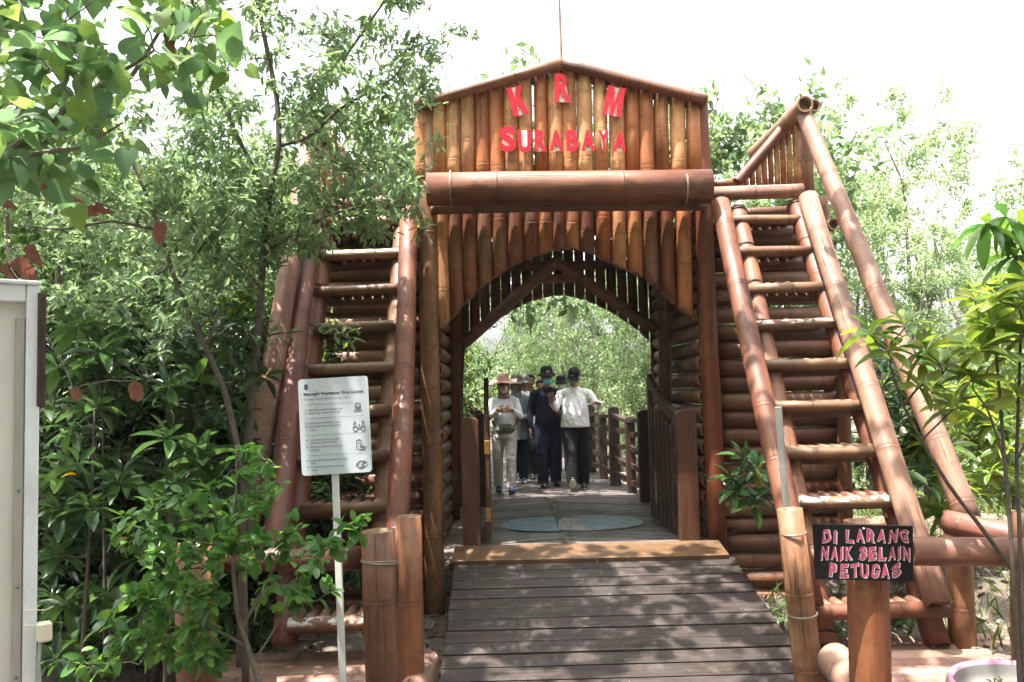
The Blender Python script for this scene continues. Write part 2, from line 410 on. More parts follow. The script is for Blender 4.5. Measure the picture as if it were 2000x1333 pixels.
# ------------------------------------------------------------------ bamboo pole
rng = random.Random(7)
def pole(name, p0, p1, ra, rb=None, mat=None, parent=None, node=0.42, bend=0.012, seg=18, cut=None, phase=None, top=None, rnd=rng, wall=0.8):
    p0 = Vector(p0); p1 = Vector(p1); rb = rb or ra
    L = (p1-p0).length; z = (p1-p0).normalized()
    ph = rnd.random()*node if phase is None else phase
    zs = [(0.0, 1, 0)]
    q = ph; nodes_ = [0.0]
    while q < L-0.03:
        if q > 0.03:
            zs += [(q-.03, 1.0, 0), (q-.010, 1.012, .2), (q-.003, 1.030, .6), (q+.003, 1.030, .8), (q+.008, .985, 1.0), (q+.015, 1.008, .4), (q+.04, 1.0, 0)]
        nodes_.append(q); q += node*(0.68+0.64*rnd.random())
    zs.append((L, 1, 0))
    zs.sort(key=lambda e: e[0])
    bx, by = rnd.uniform(-bend, bend)*L, rnd.uniform(-bend, bend)*L
    nodes_.append(L); jx = [rnd.uniform(-.05, .05)*ra for _ in nodes_]; jy = [rnd.uniform(-.05, .05)*ra for _ in nodes_]; jr = [rnd.uniform(.975, 1.02) for _ in nodes_]
    oval = rnd.uniform(0.96, 1.04); a0 = rnd.random()*6
    x = Vector((0, 1, 0)).cross(z) if abs(z.y) < .9 else Vector((1, 0, 0)).cross(z)
    x.normalize(); y = z.cross(x); rot = Matrix((x, y, z)).transposed()
    V = []; F = []; S = []; nodev = []; cutv = []
    for (zz, m, nv) in zs:
        t = zz/L; rr = (ra+(rb-ra)*t)*m*float(np.interp(zz, nodes_, jr)); sg = 4*t*(1-t); ox = float(np.interp(zz, nodes_, jx)); oy = float(np.interp(zz, nodes_, jy))
        for j in range(seg):
            a = 2*math.pi*j/seg
            k = rr*(1+0.012*math.sin(2*a+a0))
            V.append(Vector((math.cos(a)*k*oval+bx*sg+ox, math.sin(a)*k/oval+by*sg+oy, zz))); nodev.append(nv); cutv.append(0)
    n = len(zs)
    for i in range(n-1):
        for j in range(seg):
            F.append((i*seg+j, i*seg+(j+1) % seg, (i+1)*seg+(j+1) % seg, (i+1)*seg+j)); S.append(True)
    for (row, zz, sg) in ((0, 0.0, 1), (n-1, L, -1)):
        rr = (ra if row == 0 else rb)
        rows = []
        for (m, dz, cv) in ((wall, 0.0, 1), (wall*.97, 0.07, .6)):
            st = len(V)
            for j in range(seg):
                o = V[row*seg+j]
                V.append(Vector((o.x*m, o.y*m, zz+sg*min(dz, L*.3)))); nodev.append(0.75 if dz else 0); cutv.append(cv)
            rows.append(st)
        a, b = row*seg, rows[0]
        for j in range(seg):
            k = (j+1) % seg
            q = (a+j, b+j, b+k, a+k); F.append(q if row == 0 else q[::-1]); S.append(False)
            q = (rows[0]+j, rows[1]+j, rows[1]+k, rows[0]+k); F.append(q if row == 0 else q[::-1]); S.append(True)
        q = tuple(rows[1]+j for j in range(seg)); F.append(q[::-1] if row == 0 else q); S.append(False)
        if cut is not None and row == 0:
            for st in (0, rows[0], rows[1]):
                for j in range(seg):
                    wp = p0 + rot @ V[st+j]
                    V[st+j].z += cut(wp.x) - wp.z + (0.03 if st == rows[1] else 0)
        if top is not None and row == n-1:
            for st in (a, rows[0], rows[1]):
                for j in range(seg):
                    wp = p0 + rot @ V[st+j]
                    V[st+j].z += top(wp.x) - wp.z - (0.03 if st == rows[1] else 0)
    me = bpy.data.meshes.new(name); me.from_pydata(V, [], F)
    me.polygons.foreach_set('use_smooth', S)
    at1 = me.attributes.new('node', 'FLOAT', 'POINT'); at1.data.foreach_set('value', nodev)
    at2 = me.attributes.new('cut', 'FLOAT', 'POINT'); at2.data.foreach_set('value', cutv)
    me.update()
    mw = rot.to_4x4(); mw.translation = p0
    return link(name, me, mat or BAM, parent, mw)
def ringtie(parent, c, axis, r, wr=0.003, n=2, mat=None):
    mb = MB(); z = Vector(axis).normalized()
    x = z.orthogonal().normalized(); y = z.cross(x)
    for k in range(n):
        cc = Vector(c) + z*k*wr*2.2
        pts = [cc + (x*math.cos(a)+y*math.sin(a))*r + z*math.sin(a+k)*.004 for a in np.linspace(0, 2*math.pi, 25)]
        mb.tube(pts, wr, 5, False)
    return mb.build('tie_wire', mat or WIRE, parent)
def curve_fn(pts):
    xs = [p[0] for p in pts]; zs = [p[1] for p in pts]
    return lambda x: float(np.interp(x, xs, zs))

# ------------------------------------------------------------------ ground
GZ = -0.62
def gh(x, y):
    h = GZ
    m = 1/(1+math.exp(-(x-3.0)*3.2)); m2 = 1/(1+math.exp(-(y+3.6)*2.0)); m3 = 1/(1+math.exp((y-3.0)*1.5))
    h += 0.55*m*m2*m3*(0.8+0.2*math.sin(x*2.1+y*1.7))
    h += 0.03*math.sin(x*3.1+1)*math.sin(y*2.7) + 0.015*math.sin(x*7.3)*math.sin(y*8.1+2)
    return h
ax = np.concatenate([[-400, -150, -60, -30, -15], np.arange(-9, 9.01, 0.15), [15, 30, 60, 150, 400]])
ay = np.concatenate([[-400, -100, -30, -14], np.arange(-8, 9.01, 0.15), [14, 22, 40, 80, 160, 400]])
V = [(x, y, gh(x, y) if abs(x) < 9.5 and -9 < y < 9.5 else GZ) for y in ay for x in ax]
nx = len(ax)
Q = [(j*nx+i, j*nx+i+1, (j+1)*nx+i+1, (j+1)*nx+i) for j in range(len(ay)-1) for i in range(nx-1)]
g = link('ground', mesh_np('ground', V, Q), GRD); g['kind'] = 'structure'
#@@STRUCT
# ------------------------------------------------------------------ boardwalk
XL, XR = -0.42, 1.86
XC = 0.55
def off(y):
    q = max(0.0, y-2.4)
    return -0.05*q*q if q < 1.6 else -0.128 - 0.09*(q-1.6)
def clipy(poly, y0):
    out = []
    for i in range(len(poly)):
        a, b = poly[i], poly[(i+1) % len(poly)]
        if a[1] >= y0: out.append(a)
        if (a[1] >= y0) != (b[1] >= y0):
            t = (y0-a[1])/(b[1]-a[1]); out.append((a[0]+(b[0]-a[0])*t, y0))
    return out
mb = MB(); nails = MB(); w = 0.155; s_ = 0.34
for k in range(-2, 210):
    for sd_ in (-1, 1):
        xe = XL if sd_ < 0 else XR
        g_ = 0.012 + 0.004*math.sin(k*3.3+sd_)
        y0 = -0.05 + k*w
        dy = s_*abs(xe-XC)
        poly = [(XC, y0), (xe, y0-dy), (xe, y0-dy+w-g_), (XC, y0+w-g_)]
        if sd_ < 0: poly = poly[::-1]
        poly = clipy(poly, -0.06)
        if len(poly) < 3: continue
        poly = [(x+off(y), y) for x, y in poly]
        zt = 0.004*math.sin(k*7.7+sd_*2)-0.002
        n = len(poly)
        v = [(x, y, zt) for x, y in poly] + [(x, y, zt-0.035) for x, y in poly]
        f = [tuple(range(n)), tuple(range(2*n-1, n-1, -1))] + [(i, i+n, (i+1) % n+n, (i+1) % n) for i in range(n)]
        mb.add(v, f)
        if y0 < 3.2:
            for dx in (0.03, 0.055):
                yy = y0+w*.5-s_*dx
                if yy > 0: nails.box((XC+sd_*dx+off(yy), yy, 0.004), (0.014, 0.014, 0.008))
bw = mb.build('boardwalk', DCK); bw['kind'] = 'structure'
nl = nails.build('nail_row', WDARK, bw)
bm_ = MB()
for x in (XL+.1, XC, XR-.1): bm_.bar((x, 0, -0.11), (x, 3.5, -0.11), .08, .14)
for y in np.arange(0.1, 9, 1.3):
    for x in (XL+.12, XR-.12): bm_.box((x+off(y), y, -0.4), (.12, .12, .6))
bm_.bar((XL, -0.09, -0.13), (XR, -0.09, -0.13), .05, .19)
bm_.bar((XL, -0.14, -0.012), (XR, -0.14, -0.012), .14, .03)
bm_.build('joist', WDARK, bw)
# worn paint on the deck: two blue half ovals either side of a pale middle
def oval(x0, x1, yc, ry, z, xa, xb, sk):
    pts = []
    cx, rx = (x0+x1)/2, (x1-x0)/2
    def sup(x):
        u = min(1, abs((x-cx)/rx)); return ry*max(0, 1-u**2.6)**0.5
    xs = np.linspace(xa, xb, 30)
    pts = [(x, yc-sup(x)+sk*(x-cx), z) for x in xs] + [(x, yc+sup(x)+sk*(x-cx), z) for x in xs[::-1]]
    return pts
def flat(name, polys, mat):
    m = MB()
    for p in polys: m.add(p, [tuple(range(len(p)))])
    return m.build(name, mat)
YP = 1.02
pa = flat('painted_marking', [oval(-0.08, 1.42, YP, .46, .0085, -0.08, 0.50, .03), oval(-0.08, 1.42, YP, .46, .0085, 0.70, 1.42, .03)], BLUEP)
pa['kind'] = 'structure'
pb = flat('painted_marking', [[(0.50, YP-.42, .0088), (0.82, YP-.42, .0088), (0.69, YP+.30, .0088), (0.60, YP+.36, .0088), (0.53, YP+.12, .0088)]], PALEP); pb['kind'] = 'structure'

# ------------------------------------------------------------------ ramp
ramp = thing('wooden_ramp', 'dark grey plank ramp climbing to the gate opening', 'ramp', (0.75, -1.5, -0.4))
RA = math.radians(13.0); RY0, RZ0 = -0.50, -0.065
xl, xr = -0.47, 1.93
dvec = Vector((0, -math.cos(RA), -math.sin(RA)))
nvec = Vector((0, -math.sin(RA), math.cos(RA)))
rot = Matrix((Vector((1, 0, 0)), -dvec, nvec)).transposed()
ppw = 0.157
for k in range(17):
    m = MB(); rr = random.Random(k)
    c = Vector(((xl+xr)/2+rr.uniform(-.006, .006), RY0, RZ0)) + dvec*(k+.5)*ppw + nvec*rr.uniform(-.003, .003)
    m.box(c, (xr-xl, ppw-0.018+rr.uniform(-.003, .003), 0.03), rot @ Matrix.Rotation(rr.uniform(-.002, .002), 3, 'Z'), .004)
    p = m.build('plank', PLK, ramp)
    m = MB()
    for x in (-1.02, 0.02, 0.98):
        for dd in (-.035, .03):
            m.ball(c + rot @ Vector((x+rr.uniform(-.02, .02), dd, .016)), (.006, .006, .004), None, 8)
    m.build('nail_row', INK2, p)
m = MB()
for x in (xl+.08, (xl+xr)/2, xr-.08):
    a = Vector((x, RY0, RZ0)) - nvec*.085; m.bar(a, a+dvec*2.9, .07, .13)
m.build('bearer', WDARK, ramp)
m = MB()
ra_, rb_ = Vector(((xl+xr)/2-.035, -0.375, -0.012)), 0
m.box(ra_, (2.37, 0.36, 0.042), Matrix.Rotation(R(9), 3, 'X') @ Matrix.Rotation(R(-.4), 3, 'Z'), .004)
o = m.build('threshold_board', YEL, ramp); o['label'] = 'pale yellow-brown threshold board'

# ------------------------------------------------------------------ gate
gate = thing('bamboo_gate', 'large varnished bamboo gateway with arched opening and low gable', 'gate', (0.65, 0, 0))
pole('gate_post', at(852, 1225, 0), at(836, 200, 0), .092, .088, BAMO, gate, .75, .004)
pole('gate_post', at(1403, 1085, 0), at(1366, 200, 0), .086, .082, BAMO, gate, .75, .004)
arc_px = [(865,643),(907,595),(940,562),(1000,520),(1030,506),(1078,490),(1120,486),(1150,493),(1195,515),(1255,541),(1291,568),(1330,607),(1360,622)]
arc = curve_fn([(at(x, y, 0.02).x, at(x, y, 0.02).z) for x, y in arc_px])
for i, px in enumerate([867,894,922,950,980,1010,1040,1069,1096,1121,1149,1181,1212,1243,1274,1306,1338]):
    a = at(px-1, 560, 0.02); b = at(px-7, 325, 0.02); zz = arc(a.x)
    a.z = zz-.02
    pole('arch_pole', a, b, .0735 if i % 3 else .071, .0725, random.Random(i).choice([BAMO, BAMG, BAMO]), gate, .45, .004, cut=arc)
ev_l = (at(808, 206, -.12), at(1098, 124, -.12)); ev_r = (at(1096, 124, -.12), at(1380, 196, -.12))
def eave(x):
    (a, b) = ev_l if x < ev_r[0].x else ev_r
    t = (x-a.x)/(b.x-a.x); return a.z+(b.z-a.z)*t - .01
for i, px in enumerate([825,857,885,913,942,970,999,1027,1057,1085,1113,1143,1174,1206,1235,1262,1293,1324,1356]):
    b = at(px, 250, -.02); a = at(px+1, 352, -.02); b.z = eave(b.x)
    rad = .075 if i in (0, 18) else (.0745 if i % 4 else .069)
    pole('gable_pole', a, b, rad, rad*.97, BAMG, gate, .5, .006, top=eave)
pole('eave_pole', ev_l[0], ev_l[1], .050, .052, BAM, gate, .6, .004)
pole('eave_pole', ev_r[0], ev_r[1], .052, .052, BAM, gate, .55, .004)
for (a, b) in ((ev_l[0], ev_l[1]), (ev_r[0], ev_r[1])):
    pole('eave_pole', a+Vector((0, .09, -.055)), b+Vector((0, .09, -.055)), .040, .040, BAMD, gate, .5)
gut = pole('canopy_trunk', at(835, 372, -.33), at(1387, 364, -.33), .150, .150, BAM, gate, 1.05, .002, seg=28, wall=.9)
gut['label'] = 'thick dark bamboo trunk lying across the front above the arch'
pole('cross_beam', at(842, 410, -.12), at(1380, 402, -.12), .052, .052, BAMD, gate)
for px in (880, 1335):
    ringtie(gut, at(px, 369, -.33), (1, 0, .02), .159, .004)
# rear frame and arch
YR = 2.4
arp = [(780,1100),(903,1000),(905,679),(946,643),(1000,607),(1036,589),(1078,578),(1105,577),(1144,586),(1195,610),(1240,640),(1276,673),(1279,1000),(1400,1100)]
arr = curve_fn([(at(x, y, YR).x + (.0001*i), max(0, at(x, y, YR).z)) for i, (x, y) in enumerate(arp)])
x = -0.62
i = 0
while x < 2.0:
    z0 = max(arr(x), 0)
    pole('rear_arch_pole', (x, YR, z0-.01), (x, YR, 3.25), .061, .060, BAMD, gate, .5, .002, seg=12, cut=arr)
    x += .131; i += 1
pole('rear_post', at(886, 1015, 1.25), at(884, 420, 1.25), .072, .07, BAM, gate, .5)
pole('rear_post', at(1296, 1010, 1.25), at(1292, 420, 1.25), .070, .068, BAM, gate, .5)
pole('rafter', at(905, 672, 1.2), at(1094, 505, 1.2), .064, .062, BAM, gate, .5)
pole('rafter', at(1283, 645, 1.2), at(1080, 506, 1.2), .064, .062, BAM, gate, .5)
pole('tie_beam', at(1046, 547, 1.3), at(1135, 543, 1.3), .05, .05, BAM, gate)
pole('tie_beam', at(880, 523, 2.28), at(1300, 513, 2.28), .055, .055, BAMD, gate)
x = -0.6
while x < 1.95:
    pole('roof_pole', (x, .12, 3.36+.0*x), (x, 2.5, 3.36), .068, .066, BAMD, gate, .5, .002, seg=10); x += .132
x = -0.55  # second, unseen roof layer added to keep light out of the passage
while x < 1.95:
    pole('roof_pole', (x, .14, 3.46), (x, 2.5, 3.46), .066, .066, BAMD, gate, .5, .002, seg=8); x += .132
z = 0.05
while z < 3.2:
    for xx in (-0.66, 1.90):
        pole('side_log', (xx, .10, z), (xx, 2.35, z), .078, .076, LOG, gate, .5, .002, seg=12)
    z += .158
m = MB(); m.bar(at(1372, 985, .1), at(1396, 1058, -.02), .05, .05); m.build('foot_brace', WDARK, gate)
fp = pole('flag_pole', at(1100, 200, .25), at(1089, -120, .25), .013, .011, BAMP, None, .35, .004, seg=10)
tag(fp, 'thin pale bamboo pole rising behind the gable peak', 'pole')

# red letters: each a red face on a white plate
def text_mesh(s, size, offset=0.0, extrude=0.0, shear=0.0, align='LEFT', sp=1.0):
    cu = bpy.data.curves.new('t', 'FONT'); cu.body = s; cu.size = size; cu.offset = offset; cu.extrude = extrude
    cu.shear = shear; cu.align_x = align; cu.space_character = sp; cu.resolution_u = 4
    o = bpy.data.objects.new('t', cu); COL.objects.link(o)
    dg = bpy.context.evaluated_depsgraph_get()
    me = bpy.data.meshes.new_from_object(o.evaluated_get(dg))
    bpy.data.objects.remove(o); bpy.data.curves.remove(cu); me.materials.clear(); return me
OUTLINE = {'K': [(0,0),(.34,0),(.34,.30),(.42,.40),(.62,0),(1,0),(.68,.58),(.96,1),(.60,1),(.36,.60),(.30,1),(0,1)],
           'M': [(0,0),(.22,0),(.33,.56),(.41,0),(.60,0),(.70,.56),(.79,0),(1,0),(1,1),(.66,1),(.53,.42),(.38,1),(0,1)]}
PLATE = {'K': [(.08,.01),(.80,.01),(.52,.52),(.62,.99),(.08,.99)], 'M': [(.08,.01),(.92,.01),(.92,.99),(.08,.99)]}
def letter(ch, x0, y0, x1, y1, rot, label, Y=-.125):
    ctr = at((x0+x1)/2, (y0+y1)/2, Y); sc = (7.44+Y)/F
    wx, wz = (x1-x0)*sc, (y1-y0)*sc
    t = thing('letter', label, 'letter', ctr, 'red letters on the gable')
    rm = Matrix.Rotation(R(rot), 3, 'Y')
    def tr(x, z, yo): return ctr + rm @ Vector(((x-.5)*wx, yo, (z-.5)*wz))
    def prism(name, pts, ya, yb, mat, parent):
        m = MB(); n = len(pts)
        m.add([tr(x, z, ya) for x, z in pts] + [tr(x, z, yb) for x, z in pts], [tuple(range(n)), tuple(range(2*n-1, n-1, -1))] + [(i, i+n, (i+1) % n+n, (i+1) % n) for i in range(n)])
        return m.build(name, mat, parent)
    if ch in OUTLINE:
        prism('letter_face', OUTLINE[ch], -.012, -.002, RED, t); hp = PLATE[ch]
    else:
        me = text_mesh(ch, 1.0, .042, .02); c = [v.co.copy() for v in me.vertices]
        mnx, mxx = min(v.x for v in c), max(v.x for v in c); mny, mxy = min(v.y for v in c), max(v.y for v in c)
        nrm = lambda q: ((q.x-mnx)/(mxx-mnx), (q.y-mny)/(mxy-mny))
        for v in me.vertices: v.co = tr(*nrm(v.co), -.007 - v.co.z*.25)
        link('letter_face', me, RED, t)
        hull = convex_hull_2d([(q.x, q.y) for q in c]); hp = [nrm(c[i]) for i in hull]; hp = [(.5+(x-.5)*.76, .5+(z-.5)*.98) for x, z in hp]
        if sum(hp[i-1][0]*hp[i][1]-hp[i][0]*hp[i-1][1] for i in range(len(hp))) < 0: hp = hp[::-1]
    bp = prism('backing_plate', hp, .003, .012, WHT, t)
    m = MB()
    for q in (.80, .18): m.ball(tr(.5 if ch != 'K' else .40, q, .001), (.006, .004, .006), None, 8)
    m.build('screw', INK, bp)
letter('K', 995, 168, 1028, 227, -13, 'large red K leaning left on a white plate')
letter('R', 1083, 143, 1115, 201, 1, 'large red R upright below the gable peak')
letter('M', 1181, 169, 1217, 228, 13, 'large red M leaning right on a white plate')
for ch, a, b, c_, d, rr_, lab in [('S', 976, 247, 1007, 298, 0, 'tall red initial S of the lower word'), ('U', 1011, 254, 1037, 299, 0, 'small red U on a white plate beside the tall S'),
        ('R', 1044, 254, 1068, 297, 0, 'small red R in the lower word between U and A'), ('A', 1073, 254, 1100, 296, 0, 'small red A between the lower R and B'),
        ('B', 1106, 254, 1129, 296, 0, 'small red B in the middle of the lower word'), ('A', 1135, 254, 1161, 296, 0, 'small red A between B and Y'),
        ('Y', 1169, 255, 1189, 296, 0, 'small red Y near the end of the lower word'), ('A', 1198, 256, 1222, 297, 3, 'small red A with broken right foot ending the lower word')]:
    letter(ch, a, b, c_, d, rr_, lab)

# ------------------------------------------------------------------ side towers
def tower(side):
    if side > 0:
        t = thing('bamboo_tower', 'bamboo log wall and roof wing on the gate\'s right, behind the clear staircase', 'tower', (2.4, .3, GZ))
        xa, xb = at(1390, 700, .2).x, at(1630, 700, .2).x
    else:
        t = thing('bamboo_tower', 'shaded bamboo log wall on the gate\'s left, half hidden by leaves', 'tower', (-1.3, .3, GZ))
        xa, xb = at(560, 700, .2).x, at(850, 700, .2).x
    z = GZ+.05; i = 0
    while z < 2.82:
        rr = random.Random(i+side*50)
        pole('wall_log', (xa, .2+rr.uniform(-.015, .015), z), (xb+rr.uniform(-.03, .05)*(side > 0), .2, z), .083+rr.uniform(-.005, .004), .081+rr.uniform(-.006, .004), LOG, t, .55, .003, seg=16)
        z += .166; i += 1
    if side > 0:
        P = lambda x, y, Y: at(x, y, Y)
        pole('top_beam', P(1388, 379, -.12), P(1567, 372, -.12), .064, .064, BAMP, t, .5)
        pole('top_beam', P(1384, 362, .25), P(1450, 358, .25), .05, .05, BAM, t, .5)
        pole('top_beam', P(1405, 420, .05), P(1560, 412, .05), .05, .05, BAMD, t, .5)
        pole('top_beam', P(1400, 470, .1), P(1590, 466, .1), .055, .055, BAMD, t, .5)
        pole('corner_post', P(1576, 395, .02), P(1571, 205, .02), .075, .07, BAMO, t, .5)
        pole('corner_post', P(1640, 1190, .32), P(1603, 385, .32), .075, .068, BAMO, t, .5)
        pole('corner_post', P(1655, 1190, .1), P(1645, 640, .1), .065, .065, BAMO, t, .5)
        lo, hi = P(1438, 357, .22), P(1566, 206, .22)
        pole('ridge_pole', Vector((P(1573, 203, -.32).x, -.32, P(1573, 203, -.32).z)), Vector((P(1573, 203, -.32).x, 1.2, P(1573, 203, -.32).z)), .075, .07, BAM, t, .5)
        pole('ridge_pole', P(1591, 206, -.1), P(1591, 206, -.1)+Vector((0, 1.2, 0)), .06, .06, BAMD, t, .5)
    else:
        P = lambda x, y, Y: at(x, y, Y)
        pole('top_beam', P(622, 404, -.12), P(815, 394, -.12), .064, .064, BAMP, t, .5)
        pole('top_beam', P(640, 440, .05), P(800, 436, .05), .05, .05, BAMD, t, .5)
        pole('corner_post', P(612, 410, .02), P(606, 235, .02), .075, .07, BAMO, t, .5)
        pole('corner_post', P(575, 1200, .32), P(600, 420, .32), .072, .07, BAM, t, .5)
        lo, hi = P(742, 385, .22), P(612, 236, .22)
        pole('ridge_pole', P(604, 232, -.32), P(604, 232, -.32)+Vector((0, 1.5, 0)), .075, .07, BAM, t, .5)
    pole('roof_pole', lo, hi, .052, .052, BAM, t, .5)
    pole('roof_pole', lo+Vector((0, .1, -.06)), hi+Vector((0, .1, -.06)), .04, .04, BAM, t, .5)
    n = 11
    for i in range(n):
        f = (i+.7)/n; x = lo.x+(hi.x-lo.x)*f; zt = lo.z+(hi.z-lo.z)*f-.02
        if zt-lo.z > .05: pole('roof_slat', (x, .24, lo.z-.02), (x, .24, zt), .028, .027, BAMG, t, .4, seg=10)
    # platform of poles carrying the upper landing
    x = xa
    while x < xb:
        pole('landing_pole', (x, .05, 2.93), (x, 2.3, 2.93), .06, .06, BAMD, t, .5, seg=8); x += .118
tower(1); tower(-1)

# ------------------------------------------------------------------ stairs
def stairs(side):
    if side > 0:
        t = thing('bamboo_staircase', 'steep bamboo staircase right of the gate, fully in view, with pole rails', 'staircase', (2.2, -1.2, GZ))
        rails = [((1406, 396), (1583, 1182)), ((1578, 384), (1833, 1180))]
        strg = [((1440, 410), (1612, 1262)), ((1553, 398), (1832, 1262))]
        tl, tr = ((1424, 432), (1588, 1198)), ((1567, 428), (1850, 1192))
        dg = [((1568, 218), (1892, 1016))]
    else:
        t = thing('bamboo_staircase', 'steep bamboo staircase left of the gate, behind the white notice board', 'staircase', (-1.0, -1.2, GZ))
        rails = [((799, 388), (772, 1110)), ((614, 400), (532, 1095))]
        strg = [((788, 420), (735, 1262)), ((640, 420), (556, 1262))]
        tl, tr = ((628, 436), (560, 1222)), ((795, 428), (745, 1212))
        dg = [((606, 240), (472, 1085))]
    Ya, Yb = -.22, -2.12
    for i, (a, b) in enumerate(rails):
        pole('rail', at(*b, Yb-.03), at(*a, Ya-.03), .082, .080, BAMP if i else BAM, t, .62, .004, seg=22)
    for a, b in strg:
        pole('stringer', at(*b, Yb+.14), at(*a, Ya+.14), .083, .078, BAM, t, .6, .004, seg=20)
    for a, b in dg:
        pole('brace_pole', at(*b, -2.0), at(*a, -.18), .085, .072, BAMP, t, .6, .004, seg=22)
    n = 10
    za, zb = at(*tl[0], Ya).z, at(*tl[1], Yb+.06).z
    for k in range(n):
        f = k/(n-1); Y = Ya+(Yb+.06-Ya)*f
        rr = random.Random(k*7+side)
        A0, A1 = at(*tl[0], Ya), at(*tl[1], Yb+.06); B0, B1 = at(*tr[0], Ya), at(*tr[1], Yb+.06)
        a = A0.lerp(A1, f); b = B0.lerp(B1, f)
        m_ = TRF if (k in (3, 7) if side > 0 else k in (1, 6, 9)) else TRD
        tr_ = pole('tread', a+Vector((rr.uniform(-.03, .02), 0, rr.uniform(-.01, .01))), b+Vector((rr.uniform(-.02, .03), 0, rr.uniform(-.008, .008))), .046 if k < 9 else .055, .044 if k < 9 else .055, m_ if k < 9 or side < 0 else BAM, t, .45, .012, phase=rr.uniform(.1, .4))
        m = MB()
        q = 0.0; L = (b-a).length; dx = (b-a).normalized()
        while q < L-.09:
            c = a + dx*(q+.045) + Vector((0, .155, .008+rr.uniform(-.006, .006)))
            m.tube([c-Vector((0, .13, 0)), c+Vector((0, .15, .0))], [.04, .038], 10); q += .088
        m.build('tread_slats', BAMD, tr_)
        pole('tread_bearer', a+Vector((0, .27, -.055)), b+Vector((0, .27, -.055)), .05, .05, BAMD, t, .5, seg=12)
        for (s0, s1) in strg:
            c = at(*s0, Ya+.14).lerp(at(*s1, Yb+.14), f*.97+.01)
            ringtie(t, c, (at(*s0, Ya+.14)-at(*s1, Yb+.14)), .085, .0035, 2, WDARK)
stairs(1); stairs(-1)

# ------------------------------------------------------------------ bamboo fences, posts and landings beside the ramp
t = thing('bamboo_post', 'amber bamboo post with two wire ties at the ramp\'s right edge', 'post', at(1575, 1262, -2.0))
p = pole('shaft', at(1592, 1420, -2.4), at(1543, 994, -2.4), .091, .076, BAMO, t, .62, .004, seg=26, phase=.35)
ringtie(p, at(1549, 1042, -2.4), (-.1, 0, 1), .081, .003); ringtie(p, at(1567, 1200, -2.4), (-.1, 0, 1), .090, .003)
m = MB(); m.bar(at(1537, 1010, -2.27), at(1520, 795, -2.27), .039, .03, .003, (0, 1, 0)); o = m.build('batten', GREYW)
tag(o, 'weathered grey wooden batten standing behind the right ramp post', 'batten')
sp = thing('bamboo_post', 'thick hollow bamboo post carrying the black warning board', 'post', at(1700, 1400, -3.3))
pole('shaft', at(1701, 1420, -3.3), at(1689, 1018, -3.3), .098, .099, BAMO, sp, .68, .003, seg=30, phase=.17)
fr = thing('bamboo_fence', 'pinkish bamboo rails on a stout post right of the staircase', 'fence', at(1880, 1245, -1.95))
pole('fence_post', at(1882, 1290, -1.95), at(1868, 1000, -1.95), .090, .086, BAMO, fr, .5, .003, seg=24)
pole('fence_rail', at(1775, 1076, -3.1), at(2080, 1078, -3.1), .078, .078, BAMP, fr, .9, .003, seg=26)
pole('fence_rail', at(1855, 1022, -2.02), at(2060, 1066, -2.7), .085, .085, BAMP, fr, .7, .003, seg=24)
pole('fence_post', at(2012, 1340, -3.0), at(2006, 1000, -3.0), .085, .085, BAMO, fr, .5, .003, seg=24)
def landing(label, pts, edge, mat, n, sid):
    """row of poles lying left to right; each a child"""
    t = thing('bamboo_landing', label, 'landing', atz(pts[0][0], pts[0][1], -.42))
    for i in range(n):
        rr = random.Random(i+sid)
        y = -1.80 - i*.150
        x0, x1 = edge(i)
        pole('landing_pole', (x0, y, -.42+rr.uniform(-.006, .006)), (x1, y, -.42), .074, .073, mat, t, .6, .003, seg=16, rnd=rr)
    return t
tr_ = landing('reddish bamboo pole landing under the foot of the right staircase', [(1750, 1300)], lambda i: (2.06, 3.35+.07*i+random.Random(i).uniform(-.04, .04)), BAML, 9, 11)
pole('edge_pole', (1.965, -2.50, -.265), (1.99, -3.9, -.33), .112, .112, BAML, tr_, .55, .004, seg=26, phase=.2)
tl_ = landing('reddish bamboo pole landing under the left staircase behind the sapling', [(600, 1320)], lambda i: (-2.1, -.62), BAML, 8, 31)
pole('edge_pole', (-.58, -2.0, -.37), (-.60, -2.85, -.38), .092, .092, BAML, tl_, .5, .004, seg=26)
fl = thing('bamboo_fence', 'dark bamboo rail between two thick posts left of the ramp', 'fence', at(740, 1340, -2.85))
p = pole('fence_post', at(752, 1400, -2.85), at(738, 1037, -2.85), .106, .099, BAMD, fl, .8, .003, seg=28, phase=.05)
ringtie(p, at(741, 1098, -2.85), (.06, .1, 1), .104, .003, 3)
pole('fence_post', at(388, 1420, -2.9), at(382, 1062, -2.9), .108, .108, BAM, fl, .7, .003, seg=26)
pole('fence_rail', at(352, 1092, -2.78), at(712, 1090, -2.78), .070, .068, BAMD, fl, .55, .003, seg=22)
lp = thing('bamboo_post', 'slim amber bamboo post beside the ramp\'s left edge', 'post', at(802, 1280, -2.0))
pole('shaft', at(808, 1430, -2.4), at(799, 1008, -2.4), .078, .076, BAMO, lp, .62, .004, seg=24)

